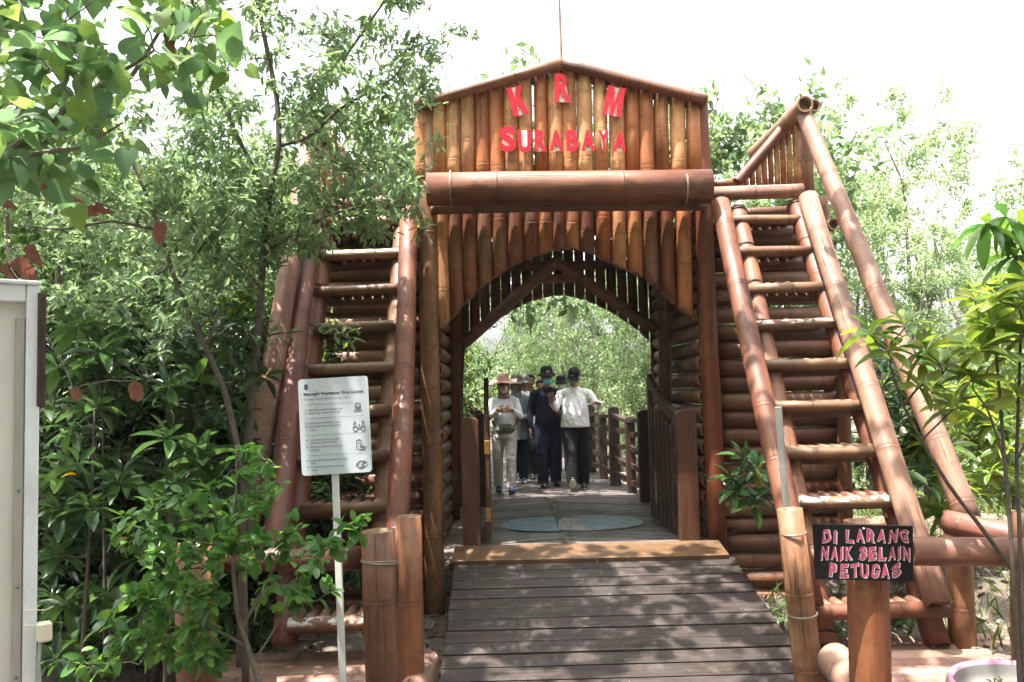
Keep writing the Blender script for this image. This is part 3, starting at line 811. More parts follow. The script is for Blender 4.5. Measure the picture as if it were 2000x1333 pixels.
# ------------------------------------------------------------------ wooden gate leaves and railings
def round_post(x, y, w, d, z1, name, mat, parent=None, z0=-.1):
    m = MB(); n = 10; pts = [(-w/2, z0), (w/2, z0), (w/2, z1-w*.28)]
    pts += [(w/2*math.cos(a), z1-w*.28+w*.28*math.sin(a)) for a in np.linspace(0.15, math.pi-.15, n)] + [(-w/2, z1-w*.28)]
    k = len(pts)
    v = [(x+px, y-d/2, pz) for px, pz in pts] + [(x+px, y+d/2, pz) for px, pz in pts]
    m.add(v, [tuple(range(k)), tuple(range(2*k-1, k-1, -1))] + [(i, i+k, (i+1) % k+k, (i+1) % k) for i in range(k)])
    o = m.build(name, mat, parent)
    md = o.modifiers.new('b', 'BEVEL'); md.width = .008; md.segments = 2; md.limit_method = 'ANGLE'; return o
gp = at(922, 1060, .02); o = round_post(gp.x, .02, .165, .12, at(922, 815, .02).z, 'gate_jamb', WOOD); tag(o, 'round-topped brown wooden jamb left of the path', 'post')
gp2 = at(1346, 1054, .02); o2 = round_post(gp2.x, .02, .185, .12, at(1346, 799, .02).z, 'gate_jamb', WOOD); tag(o2, 'round-topped brown wooden jamb right of the path', 'post')
def leaf(side):
    lab = 'dark slatted wooden gate leaf swung open on the right' if side > 0 else 'dark wooden gate leaf seen edge-on swung open at left'
    x = 1.605 if side > 0 else -.185
    t = thing('wooden_gate', lab, 'gate', (x, .1, 0))
    x2 = x + (-.07 if side > 0 else -.02); Y0, Y1 = .06, 1.05
    m = MB(); m.box((x, Y0, .60), (.045, .10, 1.12), None, .006); st = m.build('stile', WOOD, t)
    m = MB(); m.box((x2, Y1, .76), (.045, .10, 1.44), None, .006); m.build('stile', WDARK, t)
    for z in (.10, .62, 1.0):
        m = MB(); m.bar((x, Y0+.05, z), (x2, Y1-.05, z), .035, .09); m.build('cross_rail', WDARK, t)
    m = MB(); n = 8; pts = [(Y0-.03+(Y1-Y0+.06)*i/n, 1.13+.38*(i/n)**1.6) for i in range(n+1)]
    for i in range(n): m.bar((x+(x2-x)*i/n, pts[i][0], pts[i][1]), (x+(x2-x)*(i+1)/n, pts[i+1][0], pts[i+1][1]), .05, .11)
    m.build('top_board', WDARK, t)
    for k in range(6):
        y = Y0+.14+k*.142
        m = MB(); m.box((x+(x2-x)*(y-Y0)/(Y1-Y0)-.022*side, y, .56+.09*k/6), (.018, .085, .98+.18*k/6), None, .004); m.build('slat', WDARK, t)
    for z in ((at(1322, 867, .05).z, at(1328, 1001, .05).z) if side > 0 else (at(941, 874, .05).z, at(943, 1005, .05).z)):
        m = MB(); m.box((x, Y0-.055, z), (.05, .006, .125), None, .001)
        h = m.build('hinge', BRASS, t)
        m = MB()
        for dz in (-.045, -.015, .015, .045): m.ball((x+.008*(-1)**int(dz*100), Y0-.059, z+dz), (.005, .003, .005), None, 6)
        m.build('screw', INK, h)
leaf(1); leaf(-1)
def railing(side):
    t = thing('boardwalk_railing', 'dark wooden railing with broad posts along the right of the walkway' if side > 0 else 'dark wooden railing along the left of the walkway behind the woman', 'railing', ((1.7 if side > 0 else -.3), 2.4, 0))
    ys = [2.45, 3.3, 4.15, 4.95, 5.9, 7.0, 8.2, 9.5, 11, 12.6, 14.3]
    xs = [(1.70 if side > 0 else -.30)+off(y)*(1.0 if side > 0 else .8) for y in ys]
    for i, (x, y) in enumerate(zip(xs, ys)):
        big = i % 2 == 0
        round_post(x, y, .15 if big else .12, .12, 1.13 if big else 1.02, 'railing_post', WDARK, t, -.12)
    for z, hh in ((.98, .05), (.80, .07), (.58, .07), (.36, .07), (.16, .08)):
        m = MB()
        for i in range(len(ys)-1):
            dz = .03*math.sin(i*2+z*9)
            m.bar((xs[i], ys[i]+.06, z+dz), (xs[i+1], ys[i+1]-.06, z-dz), .10 if z > .9 else .04, hh)
        m.build('railing_bar', WDARK, t)
railing(1); railing(-1)
#@@OBJ
# ------------------------------------------------------------------ notice board on a pale post
YS = -3.1
TL, TR, BL = at(582, 742, YS), at(718, 734, YS), at(590, 930, YS)
bu = (TR-TL); BWD = bu.length; bu.normalize(); bn = Vector((0, -1, 0)); bv = bu.cross(bn).normalized()
if bv.z > 0: bv = -bv
BHT = (BL-TL).length
def bp_(u, v, o=0.0): return TL + bu*(u*BWD) + bv*(v*BHT) + bn*o
ns = thing('notice_board', 'white rounded notice board with health rules on a pale thin post', 'sign', at(673, 1420, YS))
m = MB(); rc = .05; pts = []
for (cu, cv, a0) in ((1-rc, rc*.72, -90), (1-rc, 1-rc*.72, 0), (rc, 1-rc*.72, 90), (rc, rc*.72, 180)):
    for a in np.linspace(a0, a0+90, 6):
        pts.append((cu+rc*math.cos(R(a)), cv+rc*.72*math.sin(R(a))))
k = len(pts); v = [bp_(a, b, .004) for a, b in pts] + [bp_(a, b, -.004) for a, b in pts]
m.add(v, [tuple(range(k))[::-1], tuple(range(k, 2*k))] + [(i, (i+1) % k, (i+1) % k+k, i+k) for i in range(k)])
board = m.build('board', SIGNW, ns)
m = MB(); m.bar(at(673, 1430, YS+.02), at(654, 900, YS+.02), .036, .024, .003, (0, 1, 0)); m.build('post', SILV, ns)
def put_text(acc, s, u, v, width, offset=0.0, shear=0.0):
    me = text_mesh(s, 1.0, offset, 0, shear)
    xs = [q.co.x for q in me.vertices]; x0, x1 = min(xs), max(xs); sc = width*BWD/(x1-x0)
    acc.add([bp_(u, v, .0052) + bu*((q.co.x-x0)*sc) - bv*(q.co.y*sc) for q in me.vertices], [tuple(p.vertices) for p in me.polygons])
    bpy.data.meshes.remove(me)
A = MB(); put_text(A, 'Mencegah Penyebaran Virus Corona', .075, .172, .855, .024); A.build('heading', INK, board)
A = MB(); put_text(A, 'Prevent The Spread of corona virus', .075, .222, .65, 0, .25); A.build('subheading', INK2, board)
A = MB()
for s, u, v, wd_, sh in [('01. Selalu pakai masker saat bepergian.', .075, .333, .555, 0), ('01. Always wear a mask when travel.', .075, .365, .52, .25),
    ('02. Jaga jarak aman minimal 1 meter.', .075, .470, .52, 0), ('02. Keep a safe distance for at least', .075, .503, .51, .25), ('1 meter.', .135, .538, .11, .25),
    ('03. Cuci tangan sesering mungkin', .075, .645, .48, 0), ('setidaknya selama 20 detik.', .135, .673, .385, 0), ('03. Wash hands often for at least 20', .075, .716, .52, .25), ('seconds.', .135, .748, .125, .25),
    ('04. Jangan sentuh mata, hidung dan mulut', .075, .855, .60, 0), ('anda.', .13, .884, .075, 0), ("04. Don't touch your eyes, nose and", .075, .922, .52, .25), ('mouth.', .13, .955, .095, .25)]:
    put_text(A, s, u, v, wd_, .014, sh)
A.build('rule_text', INK2, board)
A = MB()
for v in (.268, .410, .585, .795): A.add([bp_(.075, v, .0052), bp_(.925, v, .0052), bp_(.925, v+.003, .0052), bp_(.075, v+.003, .0052)], [(3, 2, 1, 0)])
A.build('divider', INK2, board)
def icon(lines):
    A = MB()
    for ln in lines: A.tube([bp_(u, v, .0045) for u, v in ln], .0014, 5)
    A.build('pictogram', INK, board)
def circ(u, v, r, a0=0, a1=360, n=14, e=.72): return [(u+r*math.cos(R(a)), v+r*e*math.sin(R(a))) for a in np.linspace(a0, a1, n)]
icon([circ(.84, .31, .042), [(.80, .312), (.88, .312)], [(.803, .325), (.84, .332), (.877, .325)], [(.79, .375), (.79, .35), (.815, .342), (.815, .36), (.865, .36), (.865, .342), (.89, .35), (.89, .375)]])
icon([circ(.79, .545, .034), circ(.905, .545, .034), circ(.785, .482, .013), circ(.905, .478, .013), [(.765, .53), (.768, .497), (.80, .497), (.806, .53)], [(.885, .53), (.888, .494), (.92, .494), (.926, .53)], [(.825, .545), (.87, .545)], [(.835, .505), (.86, .505)], [(.837, .525), (.857, .525)]])
icon([[(.795, .762), (.795, .69), *circ(.833, .685, .038, 180, 350, 10), (.865, .70), (.845, .705), (.84, .69), (.82, .69), (.82, .762), (.92, .762), (.87, .745), (.835, .728), (.90, .735), (.94, .74)], circ(.875, .712, .02, 0, 180, 6)])
icon([circ(.845, .915, .052), circ(.905, .915, .03, -60, 200), [(.88, .90), (.885, .87)], [(.895, .90), (.905, .872)], [(.91, .902), (.925, .882)], [(.82, .91), (.835, .908)], circ(.848, .93, .018, 20, 150, 6), circ(.79, .915, .012), [(.87, .90), (.86, .935)]])
A = MB(); E = [(.085, .058), (.10, .063), (.112, .05), (.125, .063), (.14, .058), (.135, .075), (.143, .092), (.125, .10), (.112, .108), (.10, .10), (.082, .092), (.09, .075)]
A.tube([bp_(u, v, .0045) for u, v in E+E[:1]], .0016, 5); A.tube([bp_(u, v, .0045) for u, v in [(.127, .068), (.105, .068), (.10, .078), (.122, .085), (.118, .095), (.098, .094)]], .002, 5)
A.tube([bp_(u, v, .0045) for u, v in [(.108, .06), (.116, .075), (.106, .09)]], .002, 5)
A.build('emblem', NAVYINK, board)

# ------------------------------------------------------------------ black warning board on the bamboo post
YB = -3.42
bb = thing('warning_board', 'black board with pink graffiti lettering fixed to the thick bamboo post', 'sign', at(1687, 1080, YB))
m = MB(); c4 = [at(1589, 1024, YB), at(1783, 1028, YB), at(1784, 1136, YB), at(1595, 1132, YB)]
v = c4 + [p+Vector((0, .018, 0)) for p in c4]
m.add(v, [(3, 2, 1, 0), (4, 5, 6, 7), (0, 1, 5, 4), (1, 2, 6, 5), (2, 3, 7, 6), (3, 0, 4, 7)])
brd = m.build('board', BLK, bb)
def graf(s, x0, y0, x1, y1):
    """hand-cut letters, each jittered, pink over a white outline"""
    P1, P2 = MB(), MB(); rr = random.Random(len(s)*3)
    me0 = text_mesh(s.replace(' ', ''), 1, .04); xs = [q.co.x for q in me0.vertices]; bpy.data.meshes.remove(me0)
    n = len(s); cw = [0.55 if ch in 'i ' else 1.0 for ch in s]; tot = sum(cw); cx = 0
    for ch, w_ in zip(s, cw):
        if ch == ' ': cx += w_; continue
        ang = rr.uniform(-.10, .10); shy = rr.uniform(-.05, .05); tw = rr.uniform(-.25, .25)
        for acc, of, yy, grow in ((P2, .068, -.0018, 0), (P1, .036, -.0032, 0)):
            me = text_mesh(ch, 1, of)
            ref = text_mesh(ch, 1, .045); rx = [q.co.x for q in ref.vertices]; ry = [q.co.y for q in ref.vertices]
            a, b, c, d = min(rx), max(rx), min(ry), max(ry)
            vv = []
            for q in me.vertices:
                fx = (q.co.x-a)/(b-a); fy = (q.co.y-c)/(d-c)
                fx += tw*(fy-.5)*(.35 if ch != 'i' else 1.0)+.10*math.sin(fy*7+cx); fy += ang*(fx-.5)*2+shy
                uu = (cx + .10 + fx*(w_-.24))/tot
                dx_ = .004 if acc is P2 else 0
                px = x0+(x1-x0)*uu; py = y1-(y1-y0)*fy
                p = at(px, py, YB+yy)
                if acc is P2: p += Vector((.0022, 0, -.0022))
                vv.append(p)
            acc.add(vv, [tuple(p.vertices) for p in me.polygons])
            bpy.data.meshes.remove(me); bpy.data.meshes.remove(ref)
        cx += w_
    P2.build('letter_outline', WPNT, brd); P1.build('lettering', PINKP, brd)
graf('Di LARANG', 1604, 1035, 1776, 1060); graf('NAiK SELAiN', 1601, 1068, 1779, 1094); graf('PETUGAS', 1617, 1101, 1761, 1128)
m = MB()
for x, y in ((1687, 1033), (1690, 1128)): m.ball(at(x, y, YB), (.006, .004, .006), None, 8)
m.build('screw', ALU, brd)

# ------------------------------------------------------------------ white cabinet at the left edge
YK = -5.2
cb = thing('display_cabinet', 'white metal framed cabinet with ribbed translucent panel at the left edge', 'cabinet', (at(73, 950, YK).x, YK, GZ))
cb_rot = R(38)
zt, zb = at(40, 560, YK).z, GZ
xr_ = at(73, 950, YK).x; xl_ = xr_-.75; DPT = .5
m = MB()
m.box((xr_-.0165, YK, (zt+zb)/2), (.033, .04, zt-zb), None, .003)
m.box((xl_+.0165, YK, (zt+zb)/2), (.033, .04, zt-zb), None, .003)
m.box(((xl_+xr_)/2, YK, zt-.024), (xr_-xl_-.07, .036, .048), None, .003)
for x in (xl_+.0165, xr_-.0165): m.box((x, YK+DPT, (zt+zb)/2), (.033, .04, zt-zb), None, .003)
m.box(((xl_+xr_)/2, YK+DPT/2, zt+.006), (xr_-xl_+.004, DPT+.05, .012), None, .003)
m.build('frame', ALU, cb)
m = MB(); m.box(((xl_+xr_)/2, YK+.006, (zt+zb)/2-.02), (xr_-xl_-.064, .006, zt-zb-.06)); m.build('panel', POLY, cb)
m = MB(); m.box((xr_-.015, YK+DPT/2, (zt+zb)/2-.02), (.006, DPT-.06, zt-zb-.06)); m.build('panel', POLY, cb)
m = MB(); m.box((xr_-.046, YK-.003, (zt+zb)/2-.04), (.022, .012, zt-zb-.1), None, .002); bd = m.build('inner_bead', plain('grey_bead', (.42, .40, .37), .5, .3), cb)
m = MB()
for z in (1.20, .94, .70, .48): m.ball((xr_-.046, YK-.010, z), (.005, .003, .005), None, 8)
m.build('rivet', INK2, bd)
m = MB(); a, b = at(69, 572, YK-.022), at(69, 795, YK-.022)
m.box(((a+b)/2), (.020, .012, a.z-b.z), None, .002); m.box((a+b)/2+Vector((-.006, -.008, 0)), (.004, .006, a.z-b.z-.02), None, .001); m.build('hinge_strip', RUST, cb)
sw = at(66, 1238, YK-.035); m = MB(); m.box(sw, (.036, .030, .052), None, .005); q = m.build('switch_box', PLAS, cb)
m = MB(); m.tube([sw+Vector((-.008, .01, -.02)), sw+Vector((-.011, .012, -.09)), sw+Vector((-.004, .016, -.2)), sw+Vector((0, .02, -.5))], .0045, 8); m.build('cable', plain('grey_cable', (.35, .35, .34), .5), cb)
m = MB()
for dz, ln in ((.062, .05), (.022, .02)): m.tube([sw+Vector((-.045, -.004, dz+.004)), sw+Vector((0, -.012, dz-.002)), sw+Vector((ln*.4, -.012, dz+.004))], .0012, 5)
m.build('cable_tie', PLAS, cb)
cb.rotation_euler.z = cb_rot

# ------------------------------------------------------------------ leaves
def unit(a): return a/np.maximum(1e-9, np.linalg.norm(a, axis=-1, keepdims=True))
TEMPL = {}
def _rows(ts, ws, ct=None, fold=.22, droop=.16):
    ct = ct or ts; V = []; Q = []
    for t, w_, c in zip(ts, ws, ct):
        V += [(t, -w_, fold*w_-droop*t*abs(t)), (c, 0, -droop*c*abs(c)), (t, w_, fold*w_-droop*t*abs(t))]
    for i in range(len(ts)-1):
        a = i*3; Q += [(a, a+1, a+4, a+3), (a+1, a+2, a+5, a+4)]
    return np.array(V, float), np.array(Q, int)
TEMPL['lance'] = _rows([0, .3, .65, 1], [.05, .46, .40, .02])
TEMPL['oval'] = _rows([0, .18, .45, .75, .93, 1], [.06, .34, .5, .42, .2, .03], fold=.18, droop=.2)
TEMPL['heart'] = _rows([-.15, -.12, .0, .18, .38, .58, .78, .92, 1.0], [.10, .30, .46, .51, .46, .34, .18, .06, .01], [0, .02, .07, .18, .38, .58, .78, .92, 1.0], .14, .28)
TEMPL['curl'] = _rows([0, .12, .3, .5, .72, .9, 1.0], [.06, .28, .38, .33, .36, .15, .02], None, .75, .75)
TEMPL['long'] = _rows([0, .2, .5, .78, .94, 1], [.05, .32, .5, .40, .17, .02], fold=.2, droop=.34)
TEMPL['diamond'] = (np.array([(0, 0, 0), (.45, -.5, .06), (1, 0, -.12), (.45, .5, .06)], float), np.array([(0, 1, 2, 3)]))
def leaf_mesh(name, P, D, N, S, wr, kind):
    T, Q = TEMPL[kind]
    P = np.asarray(P, float); D = unit(np.asarray(D, float)); N = np.asarray(N, float); S = np.asarray(S, float)
    N = N - D*(N*D).sum(1, keepdims=True); N = unit(N); B = np.cross(N, D)
    wv = (S*wr)[:, None, None]; L = S[:, None, None]
    V = P[:, None, :] + D[:, None, :]*T[None, :, 0:1]*L + B[:, None, :]*T[None, :, 1:2]*wv + N[:, None, :]*T[None, :, 2:3]*L
    n, k = V.shape[:2]
    QQ = (Q[None] + (np.arange(n)*k)[:, None, None]).reshape(-1, 4)
    return mesh_np(name, V.reshape(-1, 3), QQ)
def mk_leaves(name, parent, mat, P, D, N, S, wr, kind):
    return link(name, leaf_mesh(name, P, D, N, S, wr, kind), mat, parent)

def skeleton(rs, limbs, targets, minr=.0025, sag=.12, k=5):
    """joins every target to the nearest point already grown; returns the wood and the twigs"""
    wood = MB(); pts = []; rad = []; twigs = []
    for poly, ra, rb in limbs:
        poly = [Vector(p) for p in poly]; n = len(poly)
        fine = []
        for i in range(n-1):
            for q in range(4): fine.append(poly[i].lerp(poly[i+1], q/4))
        fine.append(poly[-1]); m_ = len(fine)
        sm = [fine[0]] + [(fine[i-1]+fine[i]*2+fine[i+1])/4 for i in range(1, m_-1)] + [fine[-1]]
        rr = [ra+(rb-ra)*i/(m_-1) for i in range(m_)]
        wood.tube(sm, rr, 9)
        pts += [tuple(p) for p in sm[2:]]; rad += rr[2:]
    if not len(targets): return wood, twigs
    T = np.array([tuple(t) for t in targets]); Pn = np.array(pts); rad = list(rad)
    d0 = np.array([np.min(np.linalg.norm(Pn-t, axis=1)) for t in T])
    for i in np.argsort(d0):
        t = T[i]; dd = np.linalg.norm(Pn-t, axis=1) + np.maximum(0, Pn[:, 2]-t[2])*.4
        j = int(np.argmin(dd)); s = Pn[j]; L = np.linalg.norm(t-s)
        if L < .03: continue
        r1 = min(rad[j]*.7, .004+L*.012); f = np.linspace(0, 1, 6)[:, None]
        o = rs.normal(0, 1, 3)*sag*L; o[2] = abs(o[2])*.6
        pl = s+(t-s)*f + o*(f*(1-f)*2) + rs.normal(0, .012, (6, 3))*np.minimum(1, L)*(f > 0)
        rr = [max(minr, r1+(minr-r1)*q) for q in f[:, 0]]
        wood.tube(pl, rr, k, False)
        Pn = np.vstack([Pn, pl[2:]]); rad += rr[2:]
        twigs.append(pl)
    return wood, twigs
def twig_leaves(rs, twigs, per, size, reach=.35, spread=.9, droop=.25, jitter=.02, sv=.3, upn=1.0):
    P, D, N, S = [], [], [], []
    for pl in twigs:
        L = np.linalg.norm(pl[-1]-pl[0]); f0 = max(0.0, 1-reach/max(L, 1e-6)); n = max(2, int(per*rs.uniform(.6, 1.4)))
        f = np.sort(rs.uniform(f0, 1.02, n)); seg = f*5; i = np.clip(seg.astype(int), 0, 4); q = (seg-i)[:, None]
        p = pl[i]*(1-q)+pl[i+1]*q + rs.normal(0, jitter, (n, 3))
        d = unit(pl[i+1]-pl[i]); r_ = unit(rs.normal(0, 1, (n, 3)))
        D.append(unit(d*.55 + r_*spread + np.array([0, 0, -droop]))); P.append(p)
        N.append(np.array([0, 0, upn])+rs.normal(0, .45, (n, 3))); S.append(size*(1+rs.uniform(-sv, sv, n)))
    return [np.concatenate(x) for x in (P, D, N, S)]
def px_targets(rs, poly, n, Y0, Y1):
    xs = [p[0] for p in poly]; ys = [p[1] for p in poly]; out = []
    while len(out) < n:
        x, y = rs.uniform(min(xs), max(xs)), rs.uniform(min(ys), max(ys)); c = False
        for i in range(len(poly)):
            (xa, ya), (xb, yb) = poly[i], poly[i-1]
            if (ya > y) != (yb > y) and x < (xb-xa)*(y-ya)/(yb-ya)+xa: c = not c
        if c: out.append(at(x, y, rs.uniform(Y0, Y1)))
    return out
def rosettes(rs, centres, L, n=10, axis_j=.3, lean=None, young=True):
    P, D, N, S = [], [], [], []
    for c in centres:
        c = np.array(tuple(c)); ax_ = unit(np.array([0, 0, 1.0])+rs.normal(0, axis_j, 3)+(np.array(lean) if lean else 0))
        x = unit(np.cross(ax_, [0.3, .9, .1])); y = np.cross(ax_, x); n_ = int(n*rs.uniform(.75, 1.25)); sc = rs.uniform(.8, 1.15)
        for i in range(n_):
            a = i*2.4+rs.uniform(-.3, .3); e = -.35+1.5*(i/n_)+rs.uniform(-.15, .15)
            rd = x*math.cos(a)+y*math.sin(a)
            P.append(c+ax_*(.03*i/n_)+rd*.012); D.append(rd*math.cos(e)+ax_*math.sin(e))
            N.append(ax_*math.cos(e)-rd*math.sin(e)+rs.normal(0, .15, 3)); S.append(L*sc*(1.0-.35*(i/n_))*rs.uniform(.85, 1.15))
    return [np.array(q) for q in (P, D, N, S)]
def root_of(name, label, cat, base, group=None): return thing(name, label, cat, base, group)

LF_HEART = leaf_mat('leaf_heart', [(.075, .145, .075), (.10, .185, .075), (.15, .24, .06)], .6, .5)
LF_SLIM = leaf_mat('leaf_slim', [(.10, .165, .09), (.135, .21, .105), (.20, .28, .13)], .52, .45)
LF_MID = leaf_mat('leaf_mid', [(.055, .12, .04), (.085, .165, .05), (.16, .24, .05)], .5, .5, .05)
LF_PALE = leaf_mat('leaf_pale', [(.15, .225, .115), (.20, .28, .14), (.28, .36, .19)], .45, .5)  # washed-out glare on the far trees is lightened into this leaf colour
LF_ARCH = leaf_mat('leaf_arch', [(.065, .125, .05), (.105, .175, .07), (.20, .26, .13)], .42, .38)
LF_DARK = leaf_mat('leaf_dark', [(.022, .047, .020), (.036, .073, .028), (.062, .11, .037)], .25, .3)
LF_ROS = leaf_mat('leaf_rosette', [(.028, .068, .028), (.048, .105, .036), (.10, .20, .045)], .3, .28, .02)
LF_YEL = leaf_mat('leaf_yellowgreen', [(.065, .135, .028), (.115, .19, .036), (.21, .26, .05)], .45, .32, .04)
LF_SAP = leaf_mat('leaf_sapling', [(.045, .125, .038), (.07, .18, .042), (.12, .25, .05)], .42, .38)
LF_MANGO = leaf_mat('leaf_mango', [(.05, .14, .04), (.09, .21, .045), (.17, .30, .05)], .5, .3)
LF_DEAD = leaf_mat('leaf_dead', [(.10, .045, .025), (.17, .085, .05), (.22, .13, .085)], .25, .7)
LF_BRN = leaf_mat('leaf_litter', [(.10, .06, .035), (.17, .11, .07), (.24, .18, .12)], .1, .8)
LF_GRASS = leaf_mat('leaf_grass', [(.07, .12, .03), (.11, .17, .04), (.2, .22, .08)], .35, .6)
#@@PEOPLE
# ------------------------------------------------------------------ people on the boardwalk
SKIN = plain('skin', (.30, .155, .095), .5, var=.08, scale=9)
HAIR = plain('black_hair', (.010, .008, .007), .45, var=.4, scale=40, bump=.5)
EYE = plain('dark_eye', (.012, .009, .008), .25)
def hand(mb, w, d, n, sidev, curl=.5, spread=.12, s=1.0):
    """palm, four unequal bent fingers and a thumb from the palm's side"""
    w = Vector(w); d = Vector(d).normalized(); n = Vector(n); n = (n-d*n.dot(d)).normalized(); x = Vector(sidev); x = (x-d*x.dot(d)-n*x.dot(n)).normalized()
    rot = Matrix((x, d, n)).transposed()
    mb.ball(w+d*.045*s, (.040*s, .056*s, .017*s), rot, 12); mb.tube([w-d*.02, w+d*.03*s], [.026*s, .026*s], 10)
    for k, (o, L) in enumerate(((.030, .072), (.010, .082), (-.011, .076), (-.031, .060))):
        b = w+d*.082*s+x*o*s; fd = (d+x*(o*spread*22)).normalized(); c = curl*(1+.15*k)
        p1 = b+fd*L*.45*s; d2 = (fd*math.cos(c)+n*math.sin(c)); p2 = p1+d2*L*.32*s; d3 = (fd*math.cos(c*1.8)+n*math.sin(c*1.8)); p3 = p2+d3*L*.28*s
        mb.tube([b-fd*.02*s, b, p1, p2, p3], [.0105*s, .0105*s, .0098*s, .009*s, .0075*s], 8)
    b = w+d*.025*s+x*.030*s; t = (d*.55+x*.8+n*.3).normalized()
    t2 = (d*.85+x*.35+n*.4).normalized()
    mb.tube([b-t*.01, b+t*.028*s, b+t*.028*s+t2*.032*s, b+t*.028*s+t2*.055*s], [.014*s, .0125*s, .011*s, .0085*s], 8)
def grid_shell(name, c, rx, ry, rz, a0, a1, e0, e1, mat, parent, th=.004, shape=None, na=16, ne=10, tr=None):
    """patch of an ellipsoid facing forward (-y), with thickness"""
    m = MB(); v = []
    for i in range(ne+1):
        for j in range(na+1):
            a = a0+(a1-a0)*j/na; e = e0+(e1-e0)*i/ne; k = shape(i/ne, j/na) if shape else 1
            v.append(tr(Vector((c[0]+rx*k*math.cos(e)*math.sin(a), c[1]-ry*k*math.cos(e)*math.cos(a), c[2]+rz*math.sin(e)))))
    f = [(i*(na+1)+j, i*(na+1)+j+1, (i+1)*(na+1)+j+1, (i+1)*(na+1)+j) for i in range(ne) for j in range(na)]
    m.add(v, f, True); o = m.build(name, mat, parent); s = o.modifiers.new('s', 'SOLIDIFY'); s.thickness = th; s.offset = 0; return o
def person(label, px, py, Y, height, legs, arms, top_c, bot_c, shoe_c, nod=0.0, turn=0.0, yaw=0.0, head=None, belly=.0, hem=.80, vox=.010,
           sole=None, female=False, shw=.185, group='people walking on the boardwalk', skin=SKIN, sleeve=1.0, lean=0.0):
    base = at(px, py, Y); s = height/1.70; X0 = base.x; base = Vector((X0, Y, 0.003))
    t = thing('person', label, 'person', base, group)
    cz, sz = math.cos(turn), math.sin(turn)
    def w(p):
        x, f, z = p; f = f+lean*max(0, z-.9); return base + Vector((x*cz + f*sz, x*sz - f*cz, z))*s
    def wv(p): x, f, z = p; return Vector((x*cz+f*sz, x*sz-f*cz, z))
    HC = Vector((0, .030, 1.568)); NB = Vector((0, .0, 1.47))
    cn, sn = math.cos(nod), math.sin(nod); cy, sy = math.cos(yaw), math.sin(yaw)
    def hd(p):                                           # head local (x, -fwd, z) about head centre -> world
        x, y, z = p; x, y = x*cy - y*sy, x*sy + y*cy
        f = -y; f, z = f*cn + z*-sn*-1*0 + f*0 + (-z*0), z   # keep frame explicit below
        f2 = (-y)*cn + z*sn; z2 = z*cn - (-y)*sn
        return w((HC.x + x, HC.y + f2, HC.z + z2))
    b = MB()
    hm = Matrix((hd((1,0,0))-hd((0,0,0)), hd((0,1,0))-hd((0,0,0)), hd((0,0,1))-hd((0,0,0)))).transposed()
    def hball(c, r, k=14): b.ball(hd(c), r, hm, k)
    hball((0, .010, .022), (.073, .092, .092), 18); hball((0, -.018, -.035), (.060, .070, .070), 16); hball((0, -.045, -.082), (.034, .036, .028))
    hball((0, -.092, -.015), (.013, .018, .022), 10); hball((0, -.096, -.027), (.018, .014, .010), 10)
    hball((0, -.082, -.062), (.024, .012, .007), 10); hball((0, -.080, -.052), (.024, .012, .005), 10)
    for q in (-1, 1): hball((q*.073, .012, -.012), (.012, .022, .032), 10); hball((q*.033, -.076, .018), (.022, .014, .010), 10)
    b.tube([w((0, .005, 1.38)), w((0, .01, 1.46)), hd((0, .015, -.05))], [.062*s, .052*s, .050*s], 14)
    cx, cy_ = Vector((cz, sz, 0)), Vector((-sz, cz, 0))
    b.loft([(w((0, 0, z)), rx*s, ry*s, (cx, cy_)) for z, rx, ry in ((.84, .11, .09), (.92, .155, .11), (1.05, .135, .095), (1.25, .15, .10), (1.34, .14, .085), (1.40, .06, .055))], 20)
    for lg in legs:
        h, k, a, ft = lg[:4]; b.tube([w(h), w(tuple((Vector(h)*.5+Vector(k)*.5))), w(k), w(tuple(Vector(k)*.6+Vector(a)*.4)), w(a)], [.078*s, .068*s, .052*s, .05*s, .036*s], 12)
    for q, (e, wr, hdv, pn, cu, sp) in zip((-1, 1), arms):
        sh = (q*shw, 0, 1.34)
        b.tube([w((q*.10, 0, 1.365)), w(sh), w(e), w(wr)], [.042*s, .044*s, .036*s, .026*s], 12)
        hand(b, w(wr), wv(hdv), wv(pn), wv((-q if hdv[2] > -.5 else 0, .6 if hdv[2] <= -.5 else 0, .5 if hdv[2] > -.5 else 0)), cu, sp, s*1.02)
    remeshed('body', b, vox*.72, 2, skin, t)
    for q in (-1, 1):
        m = MB(); m.ball(hd((q*.032, -.084, .010)), (.013, .006, .006), hm, 10); m.build('eye', EYE, t)
    # trousers
    m = MB()
    m.loft([(w((0, 0, z)), rx*s, ry*s, (cx, cy_)) for z, rx, ry in ((.76, .12, .10), (.84, .168+belly*.3, .125+belly*.3), (.95, .172+belly*.5, .128+belly*.5), (1.02, .160+belly*.5, .115+belly*.5))], 20)
    for lg in legs:
        h, k, a, ft = lg[:4]; kk = Vector(k); aa = Vector(a); hh = Vector(h)
        wd_ = lg[4] if len(lg) > 4 else 1.0
        pts = [hh+Vector((0, 0, .02)), hh.lerp(kk, .4), kk+Vector((0, .012, 0)), kk.lerp(aa, .45), kk.lerp(aa, .8), aa+Vector((0, -.01, -.02))]
        m.tube([w(tuple(p)) for p in pts], [x*s*wd_ for x in (.102, .096, .074, .072, .070, .071)], 14)
    remeshed('trousers', m, vox, 2, bot_c, t)
    # shirt and sleeves
    m = MB()
    rings = [(hem, .165+belly, .132+belly), (.92, .160+belly, .132+belly), (1.05, .150+belly, .125+belly), (1.18, .155+belly*.7, .124+belly*.6), (1.29, .166, .118), (1.355, .160, .100), (1.395, .112, .080), (1.430, .068, .064)]
    m.loft([(w((0, .012*(1.3-z)*4*(belly > 0), z)), rx*s*(.94 if female else 1), ry*s, (cx, cy_)) for z, rx, ry in rings], 22)
